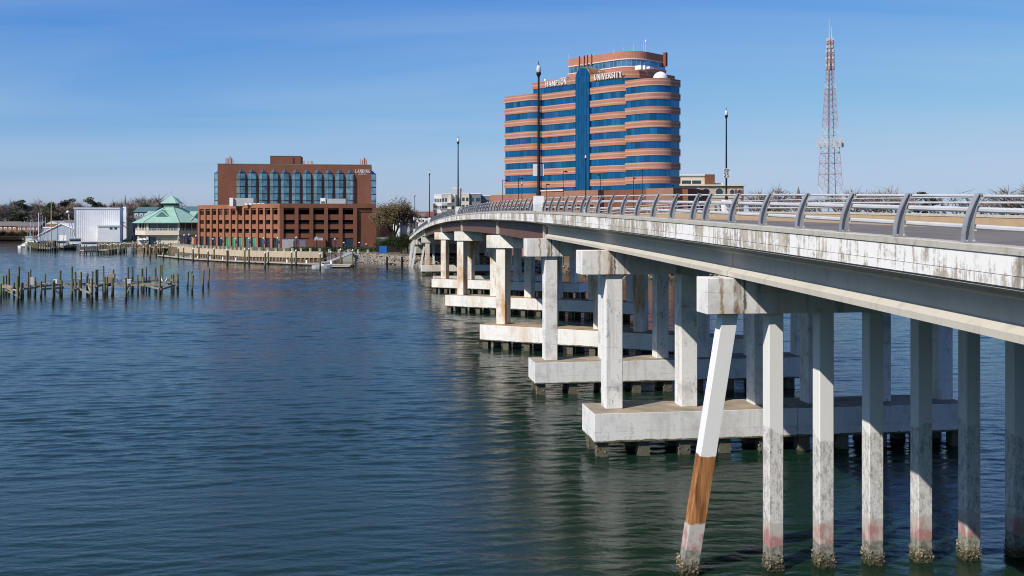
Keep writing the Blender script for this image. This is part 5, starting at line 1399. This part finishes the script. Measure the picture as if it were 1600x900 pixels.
m = MB(); m.tube(a+V3((0,0,1.1)), b+V3((0,0,1.1)), .06, .06, 4); m.tube(a+V3((1.6,.6,1.1)), b+V3((1.6,.6,1.1)), .06, .06, 4)
for i in range(9): q = a.lerp(b, i/8); m.tube(q, q+V3((0,0,1.1)), .04, .04, 4)
m.build('handrail', m_galv, ramp)
bk = thing('ramp_bulkhead', 'dark sloping concrete ramp wall beside the rock bank', 'wall')
m = MB(); m.prism([at(536,330,-1),at(582,330,-1),at(582,330,1.4),at(560,330,1.8),at(545,330,3.0),at(536,330,3.0)], [p+V3((0,5,0)) for p in (at(536,330,-1),at(582,330,-1),at(582,330,1.4),at(560,330,1.8),at(545,330,3.0),at(536,330,3.0))]); m.build('wall', m_gray, bk)
# guide pilings
def z3(x, t, b): return (300+x/9.41, 370+t/9.41, 370+b/9.41)
def z4(x, t, b): return (460+x/8.42, 350+t/8.42, 350+b/8.42)
def z6(x, t, b): return (170+x/10.67, 360+t/10.67, 360+b/10.67)
gp = [z6(*q) for q in ((190,240,390),(410,215,395),(580,280,430),(640,220,380),(690,265,475),(793,250,430),(855,215,400),(910,285,480),(1015,260,460),(1160,300,490),(1245,285,480),(1405,310,510),(1500,270,500))]
gp += [z3(*q) for q in ((100,140,350),(235,215,385),(323,180,350),(515,195,410),(535,200,375),(775,190,430),(838,180,400),(1075,240,465),(1120,220,405),(1465,230,450),(1530,205,410))]
gp += [z4(*q) for q in ((20,355,545),(340,395,600),(480,370,520),(608,340,555),(765,350,572))]
gp.sort()
for i, (px, yt, yb) in enumerate(gp):
    d, x, zt = pilepos(px, yt, yb); t = thing('dock_piling', f'white-capped piling, {ORD[i]} from the left along the floating dock', 'piling', 'white-capped pilings along the floating dock', (x,d,0))
    pile_mb(0, 0, zt, .26, random.uniform(-.05,.05)).build('shaft', m_pwood, t); m = MB(); m.lathe((0,0,zt-.05), [(.30,0),(.30,.1),(.02,.5)], 8); m.build('cone_cap', m_wht, t)
for (px, yt, yb), l in zip([z4(1218,430,575), z4(1415,430,575)], ['dark short piling in front of the rock bank, left one','dark short piling in front of the rock bank, right one']):
    d, x, zt = pilepos(px, yt, yb); t = thing('dark_piling', l, 'piling', 'dark pilings by the rocks', (x,d,0)); pile_mb(0,0,zt,.3).build('shaft', m_dark, t)
# rock bank
rm = MB(); rnd = random.Random(3)
for k in range(900):
    px = rnd.uniform(560, 668); f = rnd.random(); d0 = np.interp(px, [560,606,640,668],[334,320,304,297]); Y = d0-7.5*f; X = wx(px,d0); z = GZ*(1-f)*.95-.1
    r = rnd.uniform(.28,.75); vs = []
    for j in range(6):
        v = [(1,0,0),(0,1,0),(0,0,1),(-1,0,0),(0,-1,0),(0,0,-1)][j]; q = r*rnd.uniform(.6,1.15); vs.append((X+v[0]*q+rnd.uniform(-.1,.1), Y+v[1]*q, z+v[2]*q*.7))
    rm.add(vs, [(0,1,2),(1,3,2),(3,4,2),(4,0,2),(1,0,5),(3,1,5),(4,3,5),(0,4,5)])
tag(rm.build('rock_bank', m_rock, fix=False), 'pale boulders heaped along the bank left of the bridge', 'rocks', kind='stuff')
rm = MB()
for k in range(700):
    a = rnd.random(); P0 = [Vector((-24,302)),Vector((0,282)),Vector((12,258)),Vector((28,236)),Vector((60,228)),Vector((180,222))]; j = rnd.choice((0,0,1,1,2,3,3,4,4,4)); q = P0[j].lerp(P0[j+1], a); f = rnd.random(); X, Y = q.x-3*f, q.y-5*f; z = GZ*(1-f)*.95
    r = rnd.uniform(.3,.8); vs = []
    for v in [(1,0,0),(0,1,0),(0,0,1),(-1,0,0),(0,-1,0),(0,0,-1)]: q = r*rnd.uniform(.6,1.15); vs.append((X+v[0]*q, Y+v[1]*q, z+v[2]*q*.7))
    rm.add(vs, [(0,1,2),(1,3,2),(3,4,2),(4,0,2),(1,0,5),(3,1,5),(4,3,5),(0,4,5)])
tag(rm.build('rock_bank', m_rock, fix=False), 'boulders along the shore under and beyond the bridge', 'rocks', kind='stuff')
# hedge, dumpster, fence
hm = MB(); rnd = random.Random(8)
leafcloud(hm, [((wx(px,342), 342+rnd.uniform(-.6,.6), GZ+.9), .95) for px in np.arange(455,588,1.6)], 5200, .26, rnd)
h_ = thing('hedge', 'clipped green hedge along the foot of the garage', 'hedge'); hm.build('foliage', m_hedge, h_, fix=False)
db = thing('blue_skip', 'bright blue metal enclosure on the bank right of the garage', 'skip'); d = 328.0
m = MB(); m.box(wx(592.5,d), wx(604,d), d, d+2, GZ, wz(385,d)); m.build('body', m_blue, db); m = MB()
for i in range(5): x = wx(592.5+i*2.85,d); m.box(x-.06, x+.06, d-.07, d-.001, GZ, wz(385.2,d))
m.build('ribs', m_blue, db)
fe = thing('dark_fence', 'dark blue-black fence behind the blue enclosure', 'fence'); d = 338.0
for i in range(14): m = MB(); m.box(wx(588+i*2.9,d), wx(590.8+i*2.9,d), d, d+.12, GZ, wz(383,d)); m.build('panel', m_dark, fe)
tr = thing('blue_pickup', 'dark blue vehicle parked beside the garage end', 'car'); 

# promenade lamps with banners
def plamp():
    t = thing('promenade_lamp', '', 'street lamp'); m = MB(); m.lathe((0,0,0), [(.16,0),(.14,.5),(.07,.7),(.06,3.9)], 8); m.build('pole', m_black, t)
    m = MB(); m.lathe((0,0,3.901), [(.1,0),(.28,.15),(.30,.4),(.2,.62),(.03,.72)], 10); m.build('globe', m_globe, t, True)
    m = MB(); m.box(.1, .62, -.02, .02, 2.4, 3.5); m.build('banner', m_banner, t); return t
pl = plamp(); PLs = [(333,372),(346,371),(368,371.5),(389.5,371),(412,370.5),(434,370.5),(463,369.5),(523.5,372),(537.5,378),(561.5,378),(572.5,380.5),(279,369),(288,366),(295.5,365),(306.5,367)]
for i, (px, y) in enumerate(sorted(PLs)):
    d = float(np.interp(px, [270,300,380,470,590], [425,396,362,346,352])); o = pl if i == 0 else copy_tree(pl); o.location = at(px, d, GZ); o.scale = (1.25,1.25,(wz(y,d)-GZ)/4.6)
    tag(o, f'black promenade lamp with white globe, {ORD[i]} from the left before the garage', 'street lamp', 'promenade lamps')

# ------------------------------------------------------------------ marina on the left
def dockplat(name, label, pts, z, wid, mat, pile_every, ptop, parentcat='dock', cap=True, r=.2):
    t = thing(name, label, parentcat); 
    for a, b in zip(pts[:-1], pts[1:]):
        o, ax, n_, L = frame((a.x,a.y), (b.x,b.y)); m = MB(); m.obox(o, ax, n_, 0, L, 0, wid, z-.3, z); m.build('deck', mat, t)
        m = MB(); m.obox(o, ax, n_, 0, L, .05, .2, z-.75, z-.302); m.build('stringer', m_wood, t)
        k = int(L/pile_every)
        for i in range(k+1):
            for y in (0, wid):
                x_, y_ = o[0]+ax[0]*L*i/max(1,k)+n_[0]*y, o[1]+ax[1]*L*i/max(1,k)+n_[1]*y
                zt = ptop+random.uniform(-.3,.3); mm = pile_mb(x_, y_-.25 if y == 0 else y_+.25, zt, r)
                mm.build('piling', m_pwood, t)
                if cap: m = MB(); m.lathe((x_, y_-.25 if y == 0 else y_+.25, zt-.02), [(r+.03,0),(r+.03,.06),(.03,.3)], 6); m.build('pile_cap', m_wht, t)
    return t
dockplat('timber_pier', 'timber pier with white-capped pilings jutting out below the boat shed', [at(132,398), at(152,402), at(182,428)], 1.75, 4, m_wood2, 2.0, 3.7)
dockplat('timber_dock', 'greenish timber dock with many pilings at the marina\'s left end', [at(44,478), at(60,452), at(79,442)], 1.6, 3, m_wood, 2.6, 3.6, cap=False, r=.28)
dockplat('timber_dock', 'dark timber dock with tall pilings in front of the gray shed', [at(80,470), at(100,462), at(130,470)], 1.7, 4, m_wood, 4.0, 2.9, cap=False)
dockplat('boardwalk', 'boardwalk on dark pilings in front of the pavilion', [at(176,430), at(232,428), at(275,414)], 2.7, 7, m_brickd, 5.0, 4.2, 'boardwalk')
du = thing('dark_piling', 'thick dark piling standing alone before the marina docks', 'piling', None, tuple(at(86.5,445)))
pile_mb(0,0,wz(376,445),.5).build('shaft', m_dark, du)
def hull(L, W_, hgt, mat, parent, name='hull'):
    m = MB(); st = [(-.5,.78,.0,1.0),(-.3,1,0,.95),(0,1,0,1.0),(.25,.8,.0,1.12),(.42,.4,.05,1.3),(.5,.03,.15,1.45)]; vs = []
    for x, w_, b, h_ in st: vs += [(x*L, -w_*W_/2, h_*hgt), (x*L, -w_*W_/2*.72, b*hgt-.25), (x*L, w_*W_/2*.72, b*hgt-.25), (x*L, w_*W_/2, h_*hgt)]
    k = len(st); fs = [(i*4+j, i*4+(j+1)%4, (i+1)*4+(j+1)%4, (i+1)*4+j) for i in range(k-1) for j in range(4)]+[(3,2,1,0),(k*4-4,k*4-3,k*4-2,k*4-1)]
    m.add(vs, fs); return m.build(name, mat, parent)
def boat(name, label, px, d, L, W_, hgt, rot, mat, cabin, masts=(), cat='boat', group=None, extra=None):
    t = thing(name, label, cat, group, tuple(at(px,d))); t.rotation_euler.z = rot; hull(L, W_, hgt, mat, t)
    if cabin:
        x0, x1, zh = cabin; m = MB(); m.box(x0*L, x1*L, -W_*.32, W_*.32, hgt*.95, hgt+zh); c = m.build('cabin', m_wht, t)
        m = MB(); m.box(x0*L+.3, x1*L+.03, -W_*.33, W_*.33, hgt+zh*.5, hgt+zh*.82); m.build('windows', m_wglass, c)
        m = MB(); m.box(x0*L-.3, x1*L+.3, -W_*.38, W_*.38, hgt+zh+.002, hgt+zh+.14); m.build('cabin_roof', m_wht, c)
    for x, zt, r, mt in masts:
        m = MB(); m.ptube([(x*L,0,hgt*.9),(x*L+.1,0,zt)], [r,r*.6], 6); m.build('mast', mt, t)
    return t
boat('fishing_boat', 'white fishing boat with high bow at the marina\'s left end', 46, 500, 9.5, 4.2, 2.6, 1.9, m_wht, (-.3,.15,3.0), ((-.05,8,.08,m_galv),))
tb = boat('trawler', 'white trawler with a pale lattice boom and round lamp on top', 113, 478, 15, 5, 2.4, .4, m_wht, (-.1,.25,2.6), ((.0,9,.15,m_wht),))
m = MB(); 
for q in (-.35,.35): m.ptube([(-.6,q,2.2),(-1.6,q*.6,17.2)], [.26,.18], 5)
for i in range(9): z = 3+i*1.6; m.tube((-.65-.11*i*.6,-.35,z), (-.75-.11*i*.6,.35,z+.8), .1, .1, 4)
m.tube((1.8,0,2.2), (-.4,0,12.5), .34, .2, 5); m.build('boom', m_offw, tb); m = MB(); m.lathe((-1.9,0,17.0), [(.1,0),(.75,.4),(.8,.9),(.4,1.4)], 8); m.build('lamp_globe', m_wht, tb, True)
sbs = [(41.5,520,15.5,m_dwall,'dark-masted sailboat beside the white fishing boat'),(45.5,540,14.0,m_galv,'sailboat with a gray mast, second of the marina'),(58.5,515,17.5,m_wht,'sailboat with a thick white tapering mast'),(65,545,16.5,m_wood2,'sailboat with a brownish mast beside the white one'),(69,550,15.5,m_galv,'sailboat with the thin gray mast left of the yellow one'),(50,552,12,m_galv,'sailboat with the shortest mast in the marina')]
for px, d, zt, mt, l in sbs: boat('sailboat', l, px, d-20, 9, 2.8, 1.1, 1.2, m_wht, (-.2,.12,.8), ((.08, zt, .16 if mt is not m_wht else .28, mt),), 'sailboat', 'sailboats in the marina')
boat('sailboat', 'boat with the tall yellowish wooden mast', 77, 500, 10, 3, 1.2, 1.0, m_offw, (-.2,.15,.9), ((.1, wz(313.5,500), .3, m_yellow),), 'sailboat', 'sailboats in the marina')
for px, d, rot, l, ms in ((67,470,.7,'dark-hulled workboat with two masts and outriggers beside the yellow mast',((-.1,wz(338,470),.16,m_dwall),(.2,wz(345,470),.13,m_dwall))),(55,486,1.4,'dark workboat with a stubby mast behind the timber dock',((.05,wz(342,486),.14,m_dwall),)),(99,468,.3,'low gray workboat moored left of the trawler',((-.2,wz(352,468),.12,m_galv),))):
    q_ = boat('workboat', l, px, d, 11, 3.8, 1.9, rot, m_dwall, (-.25,.1,2.2), ms, 'boat')
    m = MB()
    for sg in (-1, 1): m.ptube([(0,0,3.0),(.3,sg*3.6,9.5)], [.09,.05], 5); m.tube((.3,sg*3.6,9.5),(0,0,11),.03,.03,3)
    m.build('outriggers', m_dwall, q_)
boat('motor_yacht', 'gray motor yacht with dark windows moored below the boat shed', 143, 455, 12, 4, 1.9, .25, m_dwall, (-.35,.2,1.9), (), 'yacht')
boat('cruiser', 'white cabin cruiser moored beside the pavilion boardwalk', 198, 448, 8, 3, 1.5, .2, m_wht, (-.3,.2,1.6), (), 'boat')
boat('skiff', 'small white open motorboat tied to the floating dock by the ramp', 503, 284, 5.6, 2.2, .75, .1, m_wht, (-.05,.12,.9), (), 'boat')
ul = thing('dock_light', 'dark pole light on the marina dock before the gray shed', 'lamp', None, tuple(at(89.5,458,1.7))); m = MB(); m.tube((0,0,0),(0,0,wz(345,458)-1.7),.14,.1,6); m.build('pole', m_black, ul); m = MB(); m.box(-.5,.5,-.3,.3,wz(345,458)-1.69,wz(343.5,458)-1.7); m.build('lamp_head', m_black, ul)
# parked cars on the far bank
def car_mesh():
    m = MB(); prof = [(-2.1,.35),(2.1,.35),(2.15,.8),(1.3,.95),(.7,1.45),(-1.0,1.5),(-1.75,1.0),(-2.15,.9)]
    m.prism([(x,-.85,z) for x,z in prof], [(x,.85,z) for x,z in prof]); return m
carcols = [('dark_car_paint',(.03,.04,.06)),('green_car_paint',(.03,.08,.07)),('red_car_paint',(.16,.03,.04)),('silver_car_paint',(.4,.4,.42))]
cms = [plain(n_, c, .3, .05, 1, .6) for n_, c in carcols]
CW = MB(); CW.lathe((0,0,0), [(.0,-.1),(.33,-.1),(.33,.1),(.0,.1)], 10); cwm = CW.mesh('wheel', m_black)
WN = MB(); WN.prism([(x,-.87,z) for x,z in ((-.95,1.0),(1.05,1.0),(.65,1.38),(-.85,1.42))], [(x,.87,z) for x,z in ((-.95,1.0),(1.05,1.0),(.65,1.38),(-.85,1.42))]); wnm = WN.mesh('windows', m_wglass)
bodies = [car_mesh().mesh('body', c) for c in cms]
cn_ = ['dark','green','dark red','silver']
def putcar(px, d, k, label, rot=0.0, z=GZ):
    t = thing('parked_car', label, 'car', 'cars parked on the waterfront', tuple(at(px,d,z))); t.rotation_euler.z = rot; link('body', bodies[k], t); link('windows', wnm, t)
    for x in (-1.35,1.35):
        for y in (-.8,.8): w_ = link('wheel', cwm, t); w_.location = (x,y,.33); w_.rotation_euler.x = math.pi/2
pc = [(3,0),(7,0),(11.5,2),(16,0),(20,2),(24.5,0),(29,1),(33.5,1),(38,0)]
for i, (px, k) in enumerate(pc): putcar(px, 660, k, f'{cn_[k]} car, {ORD[i]} from the left in the line below the row houses')
putcar(593.5, 352, 0, 'dark car parked beside the garage end', .3)
bpy.data.objects.remove(tr)
bb = thing('timber_bulkhead', 'low brown timber bulkhead holding the far left bank', 'bulkhead')
a, b = at(-60,682), at(40,671); o, ax, n_, L = frame((a.x,a.y-1), (b.x,b.y-1)); k = int(L/5)
for i in range(k): m = MB(); m.obox(o, ax, n_, i*L/k+.04, (i+1)*L/k-.04, 0, .6, .9, GZ-.3); m.build('plank_panel', m_seawall, bb)
m = MB(); m.obox(o, ax, n_, 0, L, .1, .7, -1, .898); m.build('footing_wall', m_dark, bb)
# white and red tents / kiosks by the pavilion
for px, d, mt, l in ((219.5,444,m_wht,'white pop-up tent with a pinkish panel beside the pavilion'),(226,446,m_wht,'white pop-up tent closest to the pavilion doors')):
    t = thing('market_tent', l, 'tent', 'tents by the pavilion', tuple(at(px,d,GZ)))
    for x in (-1.2,1.2):
        for y in (-1.2,1.2): m = MB(); m.tube((x,y,0),(x,y,2.1),.04,.04,4); m.build('leg', m_galv, t)
    m = MB(); m.prism([(-1.4,-1.4,2.1),(1.4,-1.4,2.1),(1.4,1.4,2.1),(-1.4,1.4,2.1)], [(-.05,-.05,3.0),(.05,-.05,3.0),(.05,.05,3.0),(-.05,.05,3.0)]); m.build('canopy', mt, t)
    m = MB(); m.box(-1.25,1.25,1.15,1.2,.1,2.1); m.build('side_panel', m_wht, t)
for i, (px, mt, l) in enumerate(((299.5,m_yellow,'yellow feather flag on the promenade left of the garage'),(303,m_red,'red feather flag on the promenade left of the garage'))):
    t = thing('feather_flag', l, 'flag', None, tuple(at(px,405,GZ))); m = MB(); m.tube((0,0,0),(0,0,4.4),.04,.03,5); m.build('pole', m_galv, t); m = MB(); m.prism([(.05,-.01,1.0),(.75,-.01,1.3),(.8,-.01,3.6),(.05,-.01,4.3)],[(.05,.01,1.0),(.75,.01,1.3),(.8,.01,3.6),(.05,.01,4.3)]); m.build('banner', mt, t)
# blue pennant sign before the garage's right face
t = thing('harbour_sign', 'blue house-shaped sign on a post before the garage', 'sign', None, tuple(at(494.5,346,GZ))); d = 346
m = MB(); m.tube((0,0,0),(0,0,wz(374,d)-GZ),.1,.1,6); m.build('post', m_black, t)
m = MB(); z0, z1, z2 = wz(375.5,d)-GZ, wz(371.5,d)-GZ, wz(369,d)-GZ; m.prism([(-.7,-.05,z0),(.7,-.05,z0),(.7,-.05,z1),(0,-.05,z2),(-.7,-.05,z1)],[(-.7,.05,z0),(.7,.05,z0),(.7,.05,z1),(0,.05,z2),(-.7,.05,z1)]); m.build('panel', m_shedb, t)
m = MB(); m.box(.8,2.3,-.05,.05,z0,z1); m.build('side_panel', m_shedb, t)
